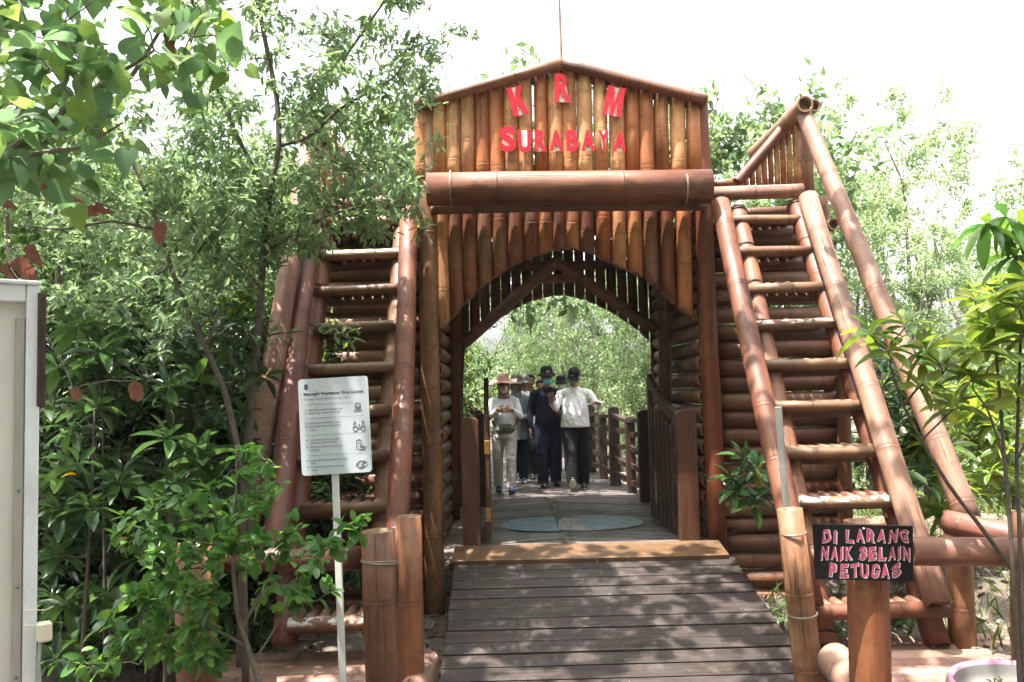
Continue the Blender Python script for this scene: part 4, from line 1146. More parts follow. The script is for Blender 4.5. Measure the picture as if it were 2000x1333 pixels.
    for q, (e, wr, *_r) in zip((-1, 1), arms):
        sh = Vector((q*shw, 0, 1.325)); ee = Vector(e); ww = Vector(wr); ws = ee.lerp(ww, sleeve)
        m.tube([w((q*.09, 0, 1.350)), w(tuple(sh)), w(tuple(sh.lerp(ee, .5))), w(tuple(ee)), w(tuple(ee.lerp(ws, .5))), w(tuple(ws))], [.068*s, .070*s, .061*s, .052*s, .047*s, .041*s], 14)
    remeshed('shirt', m, vox, 5, top_c, t)
    for lg in legs:
        a = Vector(lg[2]); pit = lg[3]; m = MB()
        fd = Vector((0, math.cos(pit), math.sin(pit))); un = Vector((0, -math.sin(pit), math.cos(pit)))
        heel = a + un*-.045
        ctr = heel + fd*.055
        rm = Matrix((wv((1, 0, 0)), wv(tuple(fd)), wv(tuple(un)))).transposed()
        m.ball(w(tuple(heel+fd*.01+un*.01)), Vector((.042, .055, .052))*s, rm, 14); m.ball(w(tuple(ctr+fd*.055+un*-.008)), Vector((.048, .095, .036))*s, rm, 14); m.ball(w(tuple(ctr+fd*.0+un*.012)), Vector((.043, .08, .042))*s, rm, 14)
        so_ = remeshed('shoe', m, .009, 2, shoe_c, t)
        m = MB(); m.ball(w(tuple(ctr+fd*.018+un*-.034)), Vector((.046, .130, .012))*s, rm, 18); m.build('sole', sole or plain('dark_sole', (.03, .03, .03), .7), so_)
    if head: head(t, hd, hm, w, s)
    return t
def mask(c):
    return lambda t, hd, hm, w, s: grid_shell('face_mask', (0, -.004, -.050), .070, .100, .072, R(-68), R(68), R(-70), R(62), c, t, .004, lambda i, j: 1+.05*math.cos((j-.5)*3)*(1-abs(i-.5)), tr=hd)
def cap(c, badge=True):
    def f(t, hd, hm, w, s):
        m = MB(); v = []; 
        m.loft([(hd((0, .008, z)), rx*s, ry*s, (hm.col[0].normalized(), hm.col[1].normalized())) for z, rx, ry in ((.030, .082, .102), (.060, .083, .103), (.100, .078, .095), (.122, .060, .072), (.130, .02, .025))], 24)
        o = m.build('cap', c, t)
        m = MB(); n = 12; v = []
        for i in range(4):
            for j in range(n+1):
                a = R(-62+124*j/n); r_ = .098+.024*i; v.append(hd((math.sin(a)*(.080+.006*i), -math.cos(a)*r_ + .008, .040-.012*i-.010*abs(math.sin(a))*i*.8)))
        m.add(v, [(i*(n+1)+j, i*(n+1)+j+1, (i+1)*(n+1)+j+1, (i+1)*(n+1)+j) for i in range(3) for j in range(n)], True)
        p = m.build('cap_brim', c, o); q = p.modifiers.new('s', 'SOLIDIFY'); q.thickness = .006
        if badge:
            m = MB()
            for k in range(4): m.ball(hd((-.024+.016*k, -.096, .070)), (.007, .004, .006), None, 6)
            for k in range(9):
                a = R(-48+12*k); m.ball(hd((math.sin(a)*.098, -math.cos(a)*.160+.008, .012-.016*abs(math.sin(a)))), (.008, .006, .006), None, 6)
            m.build('cap_braid', plain('pale_braid', (.50, .48, .36), .5), p)
    return f
def hair(c=None):
    def f(t, hd, hm, w, s):
        m = MB(); m.ball(hd((0, .022, .040)), Vector((.081, .094, .086)), hm, 20); m.ball(hd((0, .050, -.005)), Vector((.076, .066, .080)), hm, 16)
        m.ball(hd((0, -.020, .082)), Vector((.066, .070, .042)), hm, 14); remeshed('hair', m, .010, 1, HAIR, t)
    return f
def brim_hat(c, brim, drop, crown=.105, wav=.012, tilt=0.0, rb=None, emblem=None, back=0.0):
    def f(t, hd, hm, w, s):
        m = MB(); n = 40; v = []
        prof = [(1.0, .0), (.85, .004), (.7, .012)]
        R0 = .088; rows = []
        for k, (r_, z) in enumerate([(brim, -drop), (brim-.004, -drop+.004), (R0+(brim-R0)*.55, -drop*.45), (R0+.004, .0), (R0, .012), (R0-.003, .06), (R0-.012, crown-.02), (R0-.03, crown), (.02, crown+.006)]):
            for j in range(n):
                a = 2*math.pi*j/n; ww = wav*math.sin(a*3+1)*max(0, (r_-R0)/(brim-R0+.0001))
                v.append(hd((math.cos(a)*r_, math.sin(a)*r_*1.12+.012, .066+z+ww+tilt*math.cos(a)*r_)))
        m.add(v, [(i*n+j, i*n+(j+1) % n, (i+1)*n+(j+1) % n, (i+1)*n+j) for i in range(8) for j in range(n)] + [tuple(8*n+j for j in range(n))], True)
        o = m.build('hat', c, t); q = o.modifiers.new('s', 'SOLIDIFY'); q.thickness = .006
        if emblem:
            m = MB(); m.tube([hd((.018*math.cos(a), -.098, .085+.016*math.sin(a*2))) for a in np.linspace(0, 6.28, 18)], .0035, 6); m.build('hat_emblem', emblem, o)
    return f
def hijab(c):
    def f(t, hd, hm, w, s):
        m = MB(); m.ball(hd((0, .030, .020)), Vector((.092, .096, .112)), hm, 20); m.ball(hd((0, .020, -.070)), Vector((.086, .076, .060)), hm, 16)
        m.ball(hd((0, -.030, -.145)), Vector((.070, .055, .040)), hm, 16)
        for q in (-1, 1): m.ball(hd((q*.078, -.012, -.010)), Vector((.016, .052, .09)), hm, 12)
        m.loft([(w((0, .005, z)), r_*s, q_*s) for z, r_, q_ in ((1.36, .110, .100), (1.385, .105, .096), (1.42, .085, .084), (1.50, .078, .080))], 20)
        remeshed('headscarf', m, .009, 2, c, t)
    return f
def both(*fs):
    def f(*a):
        for q in fs: q(*a)
    return f
def walk(fl=.16, fr=-.10, xl=-.095, xr=.095, pl=.15, pr=-.05, wide=1.0):
    out = []
    for x, f, p in ((xl, fl, pl), (xr, fr, pr)):
        lift = max(0, -f)*.25
        out.append(((x*.9, 0, .88), (x*1.02, f*.6+.05, .475+lift*.3), (x*1.0, f, .088+max(0, abs(p)-.15)*.10+lift*.2), p, wide))
    return out
C_WHITE = cloth('white_knit', (.80, .80, .83), .05); C_WHITE2 = cloth('white_jersey', (.70, .71, .70), .06, fold=.8)
C_NAVY = cloth('navy_knit', (.009, .010, .022)); C_BLACK = cloth('black_cloth', (.010, .010, .013)); C_NAVYT = cloth('navy_twill', (.018, .024, .045))
C_BEIGE = cloth('beige_twill', (.52, .48, .45), fold=.8); C_GREY = cloth('grey_cotton', (.20, .235, .25)); C_JEAN = cloth('blue_denim', (.018, .040, .085), .5)
C_BATIK = cloth('brown_batik', (.22, .075, .02), .2, pattern=(26, (.05, .02, .012))); C_HIJ = cloth('dusty_rose_scarf', (.30, .19, .165)); C_GHIJ = cloth('grey_green_scarf', (.17, .19, .17))
C_HAT = cloth('pink_straw', (.44, .27, .22), .15, .7, .2); C_CAMO = cloth('camouflage', (.15, .15, .125), .3, pattern=(38, (.05, .055, .05))); C_BLKHAT = cloth('black_hat', (.012, .014, .018), .3)
M_CREAM = cloth('cream_mask', (.72, .64, .50), .04, .7, .1); M_TEAL = cloth('teal_mask', (.14, .50, .50), .04, .6, .1); M_WHT = cloth('white_mask', (.7, .7, .7), .04, .7, .1)
SH_NAVY = plain('navy_shoe', (.02, .03, .09), .6); SH_GREY = plain('grey_shoe', (.13, .17, .18), .7); SH_BLK = plain('black_shoe', (.015, .015, .018), .4); SOLE_W = plain('white_sole', (.55, .53, .48), .6)

A_DOWN = lambda q: ((q*.245, -.01, 1.08), (q*.265, .06, .84), (0, .15, -1), (-q, .2, 0), .5, .02)
p1 = person('woman in wide pink hat and cream mask, white long shirt, beige trousers, hands clasped', 988, 957, 3.75, 1.60, walk(-.05, .14, -.105, .085, -.1, .08, 1.04),
    [((-.225, .05, 1.085), (-.095, .215, 1.205), (.93, .3, .05), (0, -1, -.2), .35, .03), ((.235, .05, 1.10), (.125, .22, 1.20), (-.93, .3, .02), (0, -1, -.2), .4, .03)],
    C_WHITE, C_BEIGE, SH_NAVY, .12, .0, .12, both(hijab(C_HIJ), mask(M_CREAM), brim_hat(C_HAT, .215, .018, .118, .022, .10)), .012, .79, female=True, shw=.168)
p8 = person('man in white long-sleeved shirt and black cap looking down, gesturing with both hands', 1127, 953, 3.90, 1.70, [((-.085, 0, .88), (-.082, .18, .50), (-.07, .27, .125), .62, 1.18), ((.085, 0, .88), (.088, .01, .475), (.10, -.03, .085), 0, 1.18)],
    [((-.275, .10, 1.13), (-.325, .30, 1.215), (-.15, .35, .95), (.1, 1, -.1), .35, .22), ((.335, .06, 1.13), (.335, .30, 1.19), (-.72, .62, .22), (-.1, .2, -1), .45, .14)],
    C_WHITE2, C_BLACK, SH_BLK, .50, -.05, -.35, cap(C_BLKHAT), .045, .86, sole=SOLE_W, shw=.20)
p6 = person('man in dark navy sweater, teal face mask and black bucket hat', 1073, 954, 4.22, 1.71, walk(.12, -.02, -.10, .10, .0, 0, 1.15),
    [A_DOWN(-1), ((.235, .0, 1.12), (.17, .22, 1.06), (-.35, .85, .1), (-.6, -.2, -.6), .9, .02)],
    C_NAVY, C_NAVYT, SH_BLK, .10, .08, .05, both(hair(), mask(M_TEAL), brim_hat(C_BLKHAT, .135, .040, .095, .006, 0, emblem=plain('pale_emblem', (.4, .45, .45), .5))), .03, .90, shw=.195)
p2 = person('woman in grey top, camouflage hat and headscarf, blue jeans, behind the white-shirted woman', 1013, 951, 4.55, 1.61, walk(.14, -.1, -.09, .09, .1, -.1), [A_DOWN(-1), ((.225, .02, 1.07), (.06, .21, 1.03), (-.9, .3, .1), (0, -1, 0), .5, .02)],
    C_GREY, C_JEAN, SH_GREY, .15, 0, -.1, both(hijab(C_GHIJ), brim_hat(C_CAMO, .15, .035, .095, .01)), .01, .70, female=True, shw=.17)
p3 = person('man in white polo shirt and peaked visor half hidden behind the camouflage hat', 1029, 941, 5.3, 1.64, walk(-.1, .1), [A_DOWN(-1), A_DOWN(1)], C_WHITE, C_BLACK, SH_BLK, .1, 0, .1, both(hair(), cap(C_CAMO, False)), .02, .84, vox=.013)
p4 = person('dark-haired man in brown patterned shirt at the back left of the group', 1040, 934, 6.1, 1.68, walk(.1, -.1), [A_DOWN(-1), A_DOWN(1)], C_BATIK, C_BLACK, SH_BLK, .0, 0, -.2, hair(), .02, .82, vox=.013)
p5 = person('bare-headed man in brown patterned shirt just behind the navy sweater', 1060, 932, 6.0, 1.58, walk(-.1, .12), [A_DOWN(-1), A_DOWN(1)], C_BATIK, C_BLACK, SH_BLK, .05, 0, .1, hair(), .02, .84, vox=.013)
p7 = person('person in dark cap and white mask peeking between the two leading men', 1101, 940, 5.4, 1.62, walk(.1, -.1), [A_DOWN(-1), A_DOWN(1)], C_BLACK, C_BLACK, SH_BLK, .05, 0, -.1, both(hair(), mask(M_WHT), cap(C_BLKHAT, False)), .02, .84, vox=.013)
# bags
def pouch(label, c, rx, rz, mat, strap, Y):
    t = thing('waist_bag', label, 'bag', c, None); m = MB()
    m.ball(c, (rx, .05, rz), None, 18); m.ball(c+Vector((-rx*.4, 0, -.012)), (rx*.62, .048, rz*.85), None, 14); m.ball(c+Vector((rx*.4, 0, -.012)), (rx*.62, .048, rz*.85), None, 14)
    remeshed('pouch', m, .010, 2, mat, t)
    m = MB(); m.tube([c+Vector(p) for p in strap], .011, 8); m.build('strap', C_BLACK, t)
    m = MB(); m.tube([c+Vector((-rx*.75, -.052, .028)), c+Vector((0, -.060, .034)), c+Vector((rx*.75, -.052, .028))], .0035, 6); m.build('zip', C_BLACK, t)
b_ = Vector((at(987, 840, 3.55).x, 3.60, at(987, 838, 3.55).z))
pouch('camouflage waist bag worn over the white shirt of the hatted woman', b_, .135, .075, C_CAMO, [(-.175, .09, .115), (-.16, .03, .07), (-.12, .0, .03)] + [(.12, .0, .03), (.165, .03, .09), (.178, .09, .14)], 3.55)
#@@VEG0
# ------------------------------------------------------------------ trees at the left
A = lambda pts, Y: [at(x, y, Y) for x, y in pts]
def gnd(px, py, Y):
    p = at(px, py, Y); return Vector((p.x, p.y, gh(p.x, p.y)))
# slender tree whose branches hang over the left staircase
rs = np.random.RandomState(3)
b0 = gnd(470, 1200, -2.0)
t = root_of('slender_tree', 'slender grey tree with narrow leaves overhanging the left staircase', 'tree', b0)
limbs = [([b0]+A([(476, 1000), (484, 880), (493, 760), (506, 630), (515, 480), (528, 370), (546, 285), (541, 190), (520, 90), (500, -10), (470, -200), (480, -420)], -2.0), .034, .010),
         (A([(546, 285), (600, 272), (660, 215), (720, 180)], -2.0)+A([(775, 150), (820, 60)], -1.7), .014, .005),
         (A([(542, 235), (585, 215), (640, 160)], -2.0)+A([(700, 75), (760, -10), (830, -200)], -1.8), .014, .006),
         (A([(526, 380), (480, 300), (440, 215), (400, 110)], -2.05)+A([(370, -20), (330, -240)], -2.3), .015, .006),
         (A([(512, 500), (575, 455), (640, 420)], -2.0)+A([(720, 400), (790, 385)], -1.5), .014, .004),
         (A([(508, 560), (450, 500), (390, 465), (330, 400)], -2.1), .012, .005)]
tg = px_targets(rs, [(640, 40), (760, -60), (840, -60), (845, 60), (870, 130), (850, 240), (810, 290), (790, 340), (650, 330), (590, 200)], 130, -2.4, -1.2)
tg += px_targets(rs, [(370, -60), (700, -60), (640, 120), (600, 330), (330, 330), (330, 80)], 130, -2.6, -1.3)
tg += px_targets(rs, [(500, 330), (790, 310), (835, 385), (838, 425), (770, 455), (640, 490), (560, 500), (480, 470)], 120, -2.3, -1.3)
tg += px_targets(rs, [(330, 250), (520, 330), (520, 560), (330, 560), (250, 420)], 90, -2.6, -1.6)
tg += px_targets(rs, [(250, -500), (820, -500), (880, -60), (300, -60)], 90, -2.8, -1.2)
tg += px_targets(rs, [(545, 200), (700, 220), (770, 330), (620, 430), (530, 320)], 48, -1.7, -.8)
tg += px_targets(rs, [(480, 340), (620, 340), (620, 500), (540, 540), (470, 480)], 45, -2.2, -1.2)
tg += A([(660, 655), (630, 640), (690, 650)], -2.0) + A([(880, 62), (908, 60), (925, 72)], -1.5) + A([(860, 265), (835, 300)], -1.5) + A([(815, 470), (835, 440)], -1.7)
wood, tw = skeleton(rs, limbs, tg, .0018)
wood.build('trunk', BARKD, t)
mk_leaves('crown', t, LF_SLIM, *twig_leaves(rs, tw, 19, .070, .8, .9, .2, .035), .36, 'lance')
# thin leaning tree farther left
rs = np.random.RandomState(5)
b0 = gnd(480, 1190, -2.3)
t = root_of('thin_tree', 'thin leaning dark stem among the bushes left of the slender tree', 'tree', b0)
limbs = [([b0]+A([(473, 960), (462, 860), (440, 765), (402, 680), (346, 560), (312, 450), (282, 370), (240, 270), (190, 150)], -2.3), .024, .008),
         (A([(346, 560), (380, 500), (430, 440)], -2.3)+A([(470, 400)], -2.0), .010, .004), (A([(402, 680), (425, 620), (450, 540)], -2.3), .009, .004),
         (A([(310, 450), (220, 430), (120, 450), (40, 440)], -2.4), .012, .004), (A([(330, 520), (240, 590), (140, 620)], -2.4), .010, .004)]
tg = px_targets(rs, [(60, 250), (300, 200), (480, 300), (520, 420), (470, 600), (330, 640), (90, 620), (20, 450)], 120, -2.9, -1.6)
wood, tw = skeleton(rs, limbs, tg, .0018)
wood.build('trunk', BARKD, t); mk_leaves('crown', t, LF_SLIM, *twig_leaves(rs, tw, 17, .070, .45, .9, .25, .025), .40, 'lance')
# heart-leaved tree: trunk out of frame at the left, its boughs reach in overhead and shade the ramp
rs = np.random.RandomState(8)
b0 = Vector((-3.3, -4.6, gh(-3.3, -4.6)))
t = root_of('heart_leaved_tree', 'tree with large heart-shaped leaves and dead brown ones filling the upper left corner', 'tree', b0)
Yh = -4.0
limbs = [([b0, (-3.25, -4.6, .8), (-3.2, -4.55, 2.0), (-3.0, -4.5, 3.4), (-2.6, -4.4, 4.8), (-2.0, -4.3, 5.9), (-1.2, -4.3, 6.6)], .11, .03),
         ([(-3.2, -4.55, 1.8), *A([(-60, 345), (60, 270), (130, 210), (210, 160), (300, 100)], Yh)], .028, .006),
         ([(-3.2, -4.55, 1.7), *A([(-60, 410), (40, 330), (150, 230), (260, 150), (330, 30)], Yh+.2)], .030, .006),
         ([(-3.2, -4.55, 1.6), *A([(-60, 350), (60, 300), (160, 290), (240, 240)], Yh-.2)], .020, .004),
         ([(-2.6, -4.4, 4.8), (-1.8, -3.6, 5.6), (-.8, -3.0, 6.0)], .03, .008), ([(-2.6, -4.4, 4.8), (-1.2, -5.0, 5.9), (.6, -5.2, 6.3)], .03, .008),
         ([(-2.0, -4.3, 5.9), (-.6, -4.0, 6.4), (.8, -3.8, 6.5), (1.8, -3.8, 6.4)], .025, .006), ([(-2.9, -4.5, 3.8), (-3.6, -3.8, 5.0), (-4.2, -3.4, 5.8)], .03, .008)]
tgi = px_targets(rs, [(-150, -120), (360, -120), (430, 30), (390, 130), (330, 220), (240, 250), (160, 330), (60, 330), (-120, 300)], 62, -4.5, -3.5)
tgi += A([(80, 265), (60, 290), (100, 300), (120, 340), (140, 350), (420, 70), (440, 120), (355, 120), (20, 200)], -4.1)
dl = A([(330, 50), (338, 62), (95, 350), (120, 360), (190, 395), (180, 400), (18, 515), (30, 505), (320, 435), (60, 480), (145, 755), (262, 745), (0, 380)], -3.9)
tgi += [tuple(q) for q in dl]
tgo = []
while len(tgo) < 860:
    p = rs.uniform((-4.8, -8.0, 4.9), (2.6, -1.0, 6.6))
    if rs.rand() < (.95 if p[0] < 1.2 else .62): tgo.append(p)
wood, tw = skeleton(rs, limbs, [tuple(p) for p in tgi]+[tuple(p) for p in tgo], .003)
wood.build('trunk', BARK, t)
tw = [q for q in tw if np.min(np.linalg.norm(np.array([tuple(p) for p in dl])-q[-1], axis=1)) > .03]
twi = [q for q in tw if q[-1][2] < 4.0]; two = [q for q in tw if q[-1][2] >= 4.0]
LV = [np.concatenate(z_) for z_ in zip(twig_leaves(rs, twi, 8, .088, .6, .9, .35, .07, .5, .9), twig_leaves(rs, two, 7, .14, .5, .9, .35, .06, .4, .9))]
mk_leaves('crown', t, LF_HEART, *LV, .90, 'heart')
for q in dl:
    mk_leaves('dead_leaf', t, LF_DEAD, [tuple(q)], rs.normal(0, .5, (1, 3))+np.array([0, 0, -1.0]), rs.normal(0, .4, (1, 3))+np.array([0, -1, .2]), rs.uniform(.07, .115, 1), .85, 'curl')


# ------------------------------------------------------------------ forest trees: four kinds, copied
def variant(seed, h, rad, per, leaf, mat, z0, kind='diamond', wr=.42, nt=210, cone=.5):
    rs = np.random.RandomState(seed); limbs = []; ns_ = rs.randint(2, 4)
    tops = []
    for q in range(ns_):
        a = rs.uniform(0, 6.28); r_ = rad*rs.uniform(.15, .5)
        p = [(0, 0, 0)]; m_ = 6
        for i in range(1, m_+1):
            f = i/m_; p.append((math.cos(a)*r_*f+rs.normal(0, .07), math.sin(a)*r_*f+rs.normal(0, .07), h*.86*f*rs.uniform(.93, 1.0)))
        limbs.append((p, .05*h/5, .008)); tops.append(p)
    tg = []
    cl = [(rs.uniform(0, 6.28), rs.uniform(z0, .98), rs.uniform(.5, 1.0)) for _ in range(26)]
    while len(tg) < nt:
        a, zf, rr = cl[rs.randint(len(cl))]
        env = rad*(1-cone*max(0, (zf-.35)/.65)**1.3)*rr*min(1, .5+zf)
        c = np.array([math.cos(a)*env, math.sin(a)*env, zf*h]) + rs.normal(0, rad*.16, 3)
        if c[2] > .15: tg.append(tuple(c))
    wood, tw = skeleton(rs, limbs, tg, .003, .12, 4)
    P = twig_leaves(rs, tw, per, leaf, .7, .9, .15, rad*.035, .3, .7)
    tm = wood.mesh('trunk'); tm.materials.append(BARK)
    cm = leaf_mesh('crown', *P, wr, kind); cm.materials.append(mat)
    return tm, cm
V_PALE = [variant(21, 6.6, 1.7, 46, .085, LF_PALE, .06, nt=230, cone=.85), variant(22, 6.0, 1.5, 46, .085, LF_PALE, .05, nt=230, cone=.9)]
V_MID = [variant(31, 4.6, 1.7, 40, .095, LF_MID, .08, nt=230), variant(32, 4.2, 1.8, 40, .095, LF_MID, .1, nt=230)]
V_ARCH = [variant(41, 4.4, 1.9, 40, .075, LF_ARCH, .12, nt=240, cone=.3), variant(42, 4.8, 1.7, 40, .075, LF_ARCH, .15, nt=240, cone=.3)]
V_DARK = [variant(51, 2.9, 1.3, 34, .11, LF_DARK, .05, 'lance', .36, 190), variant(52, 2.6, 1.3, 34, .11, LF_DARK, .05, 'lance', .36, 190)]
V_CAN = [variant(81, 6.2, 2.5, 30, .17, LF_ARCH, .62, nt=300, cone=.1)]
def plant_copy(var, name, label, x, y, sc, rot, group, lean=(0, 0), cat='tree'):
    t = root_of(name, label, cat, (x, y, gh(x, y)-.03), group)
    t.rotation_euler = (lean[0], lean[1], rot); t.scale = (sc, sc, sc)
    for me, nm in zip(var, ('trunk', 'crown')):
        o = bpy.data.objects.new(nm, me); COL.objects.link(o); o.parent = t
    return t
rr = random.Random(12)
def X(px, Y): return at(px, 700, Y).x
L1 = 'small-leaved green tree in the sunlit thicket left of the gate'
for i, (px, Y, sc) in enumerate([(40, 1.2, 1.0), (200, .6, .98), (350, 1.3, 1.0), (470, .9, .95), (560, 2.6, 1.05), (110, 3.4, 1.15), (300, 3.4, 1.15), (450, 3.6, 1.2), (640, 3.9, 1.1), (-80, 2.4, 1.15), (-60, .2, .9), (700, 5.2, 1.15), (760, 4.2, 1.0)]):
    plant_copy(V_MID[i % 2], 'thicket_tree', L1, X(px, Y), Y, sc, rr.random()*6, 'thicket trees left of the gate')
L1b = 'airy grey-green tree filling the sky behind the slender tree'
V_SLIM = [variant(71, 5.6, 1.6, 40, .078, LF_SLIM, .25, nt=230, cone=.4), variant(72, 5.2, 1.7, 40, .078, LF_SLIM, .25, nt=230, cone=.4)]
for i, (px, Y, sc) in enumerate([(60, -.6, .98), (230, -.2, 1.0), (390, .4, .92), (530, 1.2, .80), (-60, .2, 1.1)]):
    plant_copy(V_SLIM[i % 2], 'airy_tree', L1b, X(px, Y), Y, sc, rr.random()*6, 'airy trees behind the slender tree')
for i, (x, y, sc) in enumerate([(-2.1, 4.3, 1.0), (3.2, 4.9, 1.0), (-2.0, 7.2, 1.05)]):
    plant_copy(V_CAN[0], 'canopy_tree', 'tall leaning tree shading the people on the walkway behind the gate', x, y, sc, rr.random()*6, 'trees shading the walkway', (0, .16 if x < 0 else -.16))
for i, (x, y, sc) in enumerate([(-6.2, -9.5, 1.1), (-3.6, -11.0, 1.2), (-.6, -11.2, 1.15), (2.4, -10.6, 1.15), (5.2, -8.6, 1.1), (7.0, -5.4, 1.0), (-7.2, -5.6, 1.1), (.4, -15, 1.6), (-6, -14, 1.6), (6.5, -13, 1.6)]):  # added out of view to dim the sky light reaching the front
    plant_copy(V_CAN[0], 'shade_tree', 'unseen tree added behind the photographer to dim light from the front', x, y, sc, rr.random()*6, 'unseen trees added behind the photographer')
for i, (x, y, sc) in enumerate([(-5.5, -8.2, 1.5), (-3.2, -10.2, 1.7), (-.8, -10.6, 1.6), (1.6, -10.4, 1.7), (3.8, -9.4, 1.6), (6.0, -7.2, 1.5), (-6.6, -5.4, 1.5), (7.0, -4.6, 1.4)]):  # low growth added out of view, shuts out the bright low sky
    plant_copy(V_DARK[i % 2], 'shade_shrub', 'unseen dense shrub added behind the photographer to block the low sky', x, y, sc, rr.random()*6, 'unseen shrubs added behind the photographer', cat='shrub')
L2 = 'tall pale mangrove tree rising behind the right staircase'
for i, (px, Y, sc) in enumerate([(1600, 5.6, 1.12), (1690, 4.4, .90), (1800, 6.2, 1.12), (1900, 4.6, .86), (1980, 5.8, .85), (2060, 4.2, .9), (1750, 3.2, .68), (1860, 3.0, .66), (1960, 2.6, .58), (1530, 6.8, 1.0), (1660, 7.5, 1.1), (2040, 2.2, .62)]):
    plant_copy(V_PALE[i % 2], 'mangrove_tree', L2, X(px, Y), Y, sc, rr.random()*6, 'mangrove trees behind the right staircase')
for px, Y, sc, lab in [(1440, 7.5, .98, 'faint pale tree showing between gate roof and right roof wing'), (800, 7.0, .84, 'pale tree top showing just left of the gable'), (715, 8.0, .9, 'pale bright tree behind the branches left of the gable')]:
    plant_copy(V_PALE[0], 'mangrove_tree', lab, X(px, Y), Y, sc, rr.random()*6, 'mangrove trees behind the gate')
L3 = 'cream-green tree leaning over the walkway beyond the arch'
k = 0
for Y in (5.6, 6.9, 8.3, 9.8, 11.6, 13.6, 16.0):
    for sd_ in (-1, 1):
        xc = .7+off(Y); x = xc + sd_*((2.7 if Y < 7 else 2.35)+.25*rr.random()) + (.25 if sd_ > 0 else -.2)
        plant_copy(V_ARCH[k % 2], 'walkway_tree', L3, x, Y, .92+.16*rr.random(), rr.random()*6, 'trees along the walkway beyond the arch', (0, -sd_*.16)); k += 1
for x, Y, sc in [(1.9, 12.5, 1.1), (.6, 14.5, 1.15), (2.6, 15, 1.2), (3.9, 9.5, 1.1), (-.4, 17.5, 1.3), (1.8, 18, 1.3), (4.2, 13, 1.2), (-2.6, 19.5, 1.3), (3.4, 6.8, 1.0), (-2.9, 7.4, 1.0)]:
    plant_copy(V_ARCH[k % 2], 'walkway_tree', 'cream-green tree closing the view through the arch', x, Y, sc, rr.random()*6, 'trees closing the view through the arch'); k += 1
L4 = 'dark leathery shrub in the shade under the left thicket'
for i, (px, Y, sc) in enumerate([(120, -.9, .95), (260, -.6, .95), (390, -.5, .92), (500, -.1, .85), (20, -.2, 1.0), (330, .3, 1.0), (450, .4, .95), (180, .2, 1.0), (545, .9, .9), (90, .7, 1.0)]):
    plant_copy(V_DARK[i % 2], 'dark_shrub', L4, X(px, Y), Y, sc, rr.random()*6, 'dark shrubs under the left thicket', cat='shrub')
# distant wood closing the horizon
for nm, seed, x0, x1, y0, y1, cnt in (('distant_wood', 61, -60, 60, 24, 46, 150),):
    rs = np.random.RandomState(seed); Ps = []
    for q in range(cnt):
        c = rs.uniform((x0, y0), (x1, y1)); h = rs.uniform(3.2, 4.6); n = 420
        a = unit(rs.normal(0, 1, (n, 3)))*rs.uniform(.5, 1.0, (n, 1))
        Ps.append(np.stack([c[0]+a[:, 0]*3.2, c[1]+a[:, 1]*2.2, GZ+h*.5+a[:, 2]*h*.55], 1))
    P = np.concatenate(Ps); n = len(P)
    o = mk_leaves(nm, None, LF_PALE, P, rs.normal(0, 1, (n, 3)), rs.normal(0, .5, (n, 3))+np.array([0, 0, 1]), rs.uniform(.25, .5, n), .6, 'diamond')
    o['kind'] = 'stuff'

# ------------------------------------------------------------------ rosette shrubs
def ros_plant(name, label, cat, base, centres, L, mat, seed, n=10, bark=BARKD, lean=None, limbs=None, aj=.3, wr=.33, r0=.014, group=None):
    rs = np.random.RandomState(seed); t = root_of(name, label, cat, base, group)
    cen = [Vector(c) for c in centres]
    if limbs is None:
        hi = max(cen, key=lambda c: c.z); limbs = [([base, Vector(base).lerp(hi, .35)+Vector((0, .03, .08)), Vector(base).lerp(hi, .7)+Vector((.02, 0, .05)), hi], r0, .006)]
    wood, tw = skeleton(rs, limbs, [tuple(c) for c in cen], .004, .1)
    wood.build('stem', bark, t)
    mk_leaves('foliage', t, mat, *rosettes(rs, cen, L, n, aj, lean), wr, 'long'); return t
Yr = -2.75
grp = [[(184, 802), (119, 1000), (178, 998), (110, 1090), (150, 910)], [(324, 861), (345, 950), (274, 1093), (300, 1000), (395, 905), (230, 950), (370, 1010)], [(196, 690), (240, 640), (330, 760), (150, 640), (110, 720)], [(215, 1160), (130, 1190), (330, 1180), (260, 1270), (110, 1290), (180, 1330)]]
labs = ['glossy dark green rosette shrub beside the white cabinet', 'glossy rosette shrub in front of the left brace pole', 'tallest rosette shrub with long leaves above the others at left', 'low dark rosette shrub in the deep shade at lower left']
for i, (c, lb) in enumerate(zip(grp, labs)):
    Y = Yr + (.0, .1, .5, .45)[i]
    rs = np.random.RandomState(70+i)
    pts = [at(x, y, Y+rs.uniform(-.2, .2)) for x, y in c]
    pts += [at(x+rs.uniform(-55, 55), y+rs.uniform(-60, 60), Y+rs.uniform(.1, .5)) for x, y in c]
    px = sum(x for x, _ in c)/len(c)
    ros_plant('rosette_shrub', lb, 'shrub', gnd(px, 1250, Y+.1), pts, .215, LF_ROS, 80+i, 12, wr=.35)
rs = np.random.RandomState(90)
pts = [at(rs.uniform(60, 520), rs.uniform(620, 1290), rs.uniform(-2.1, -1.3)) for _ in range(120)]
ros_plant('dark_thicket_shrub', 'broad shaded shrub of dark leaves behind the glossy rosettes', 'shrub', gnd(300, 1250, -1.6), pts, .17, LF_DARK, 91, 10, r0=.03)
pts = [at(rs.uniform(400, 560), rs.uniform(1120, 1290), rs.uniform(-1.6, -1.0)) for _ in range(14)]
ros_plant('undergrowth_shrub', 'dark shrub growing under the foot of the left staircase', 'shrub', gnd(480, 1250, -1.3), pts, .15, LF_ROS, 92, 9)
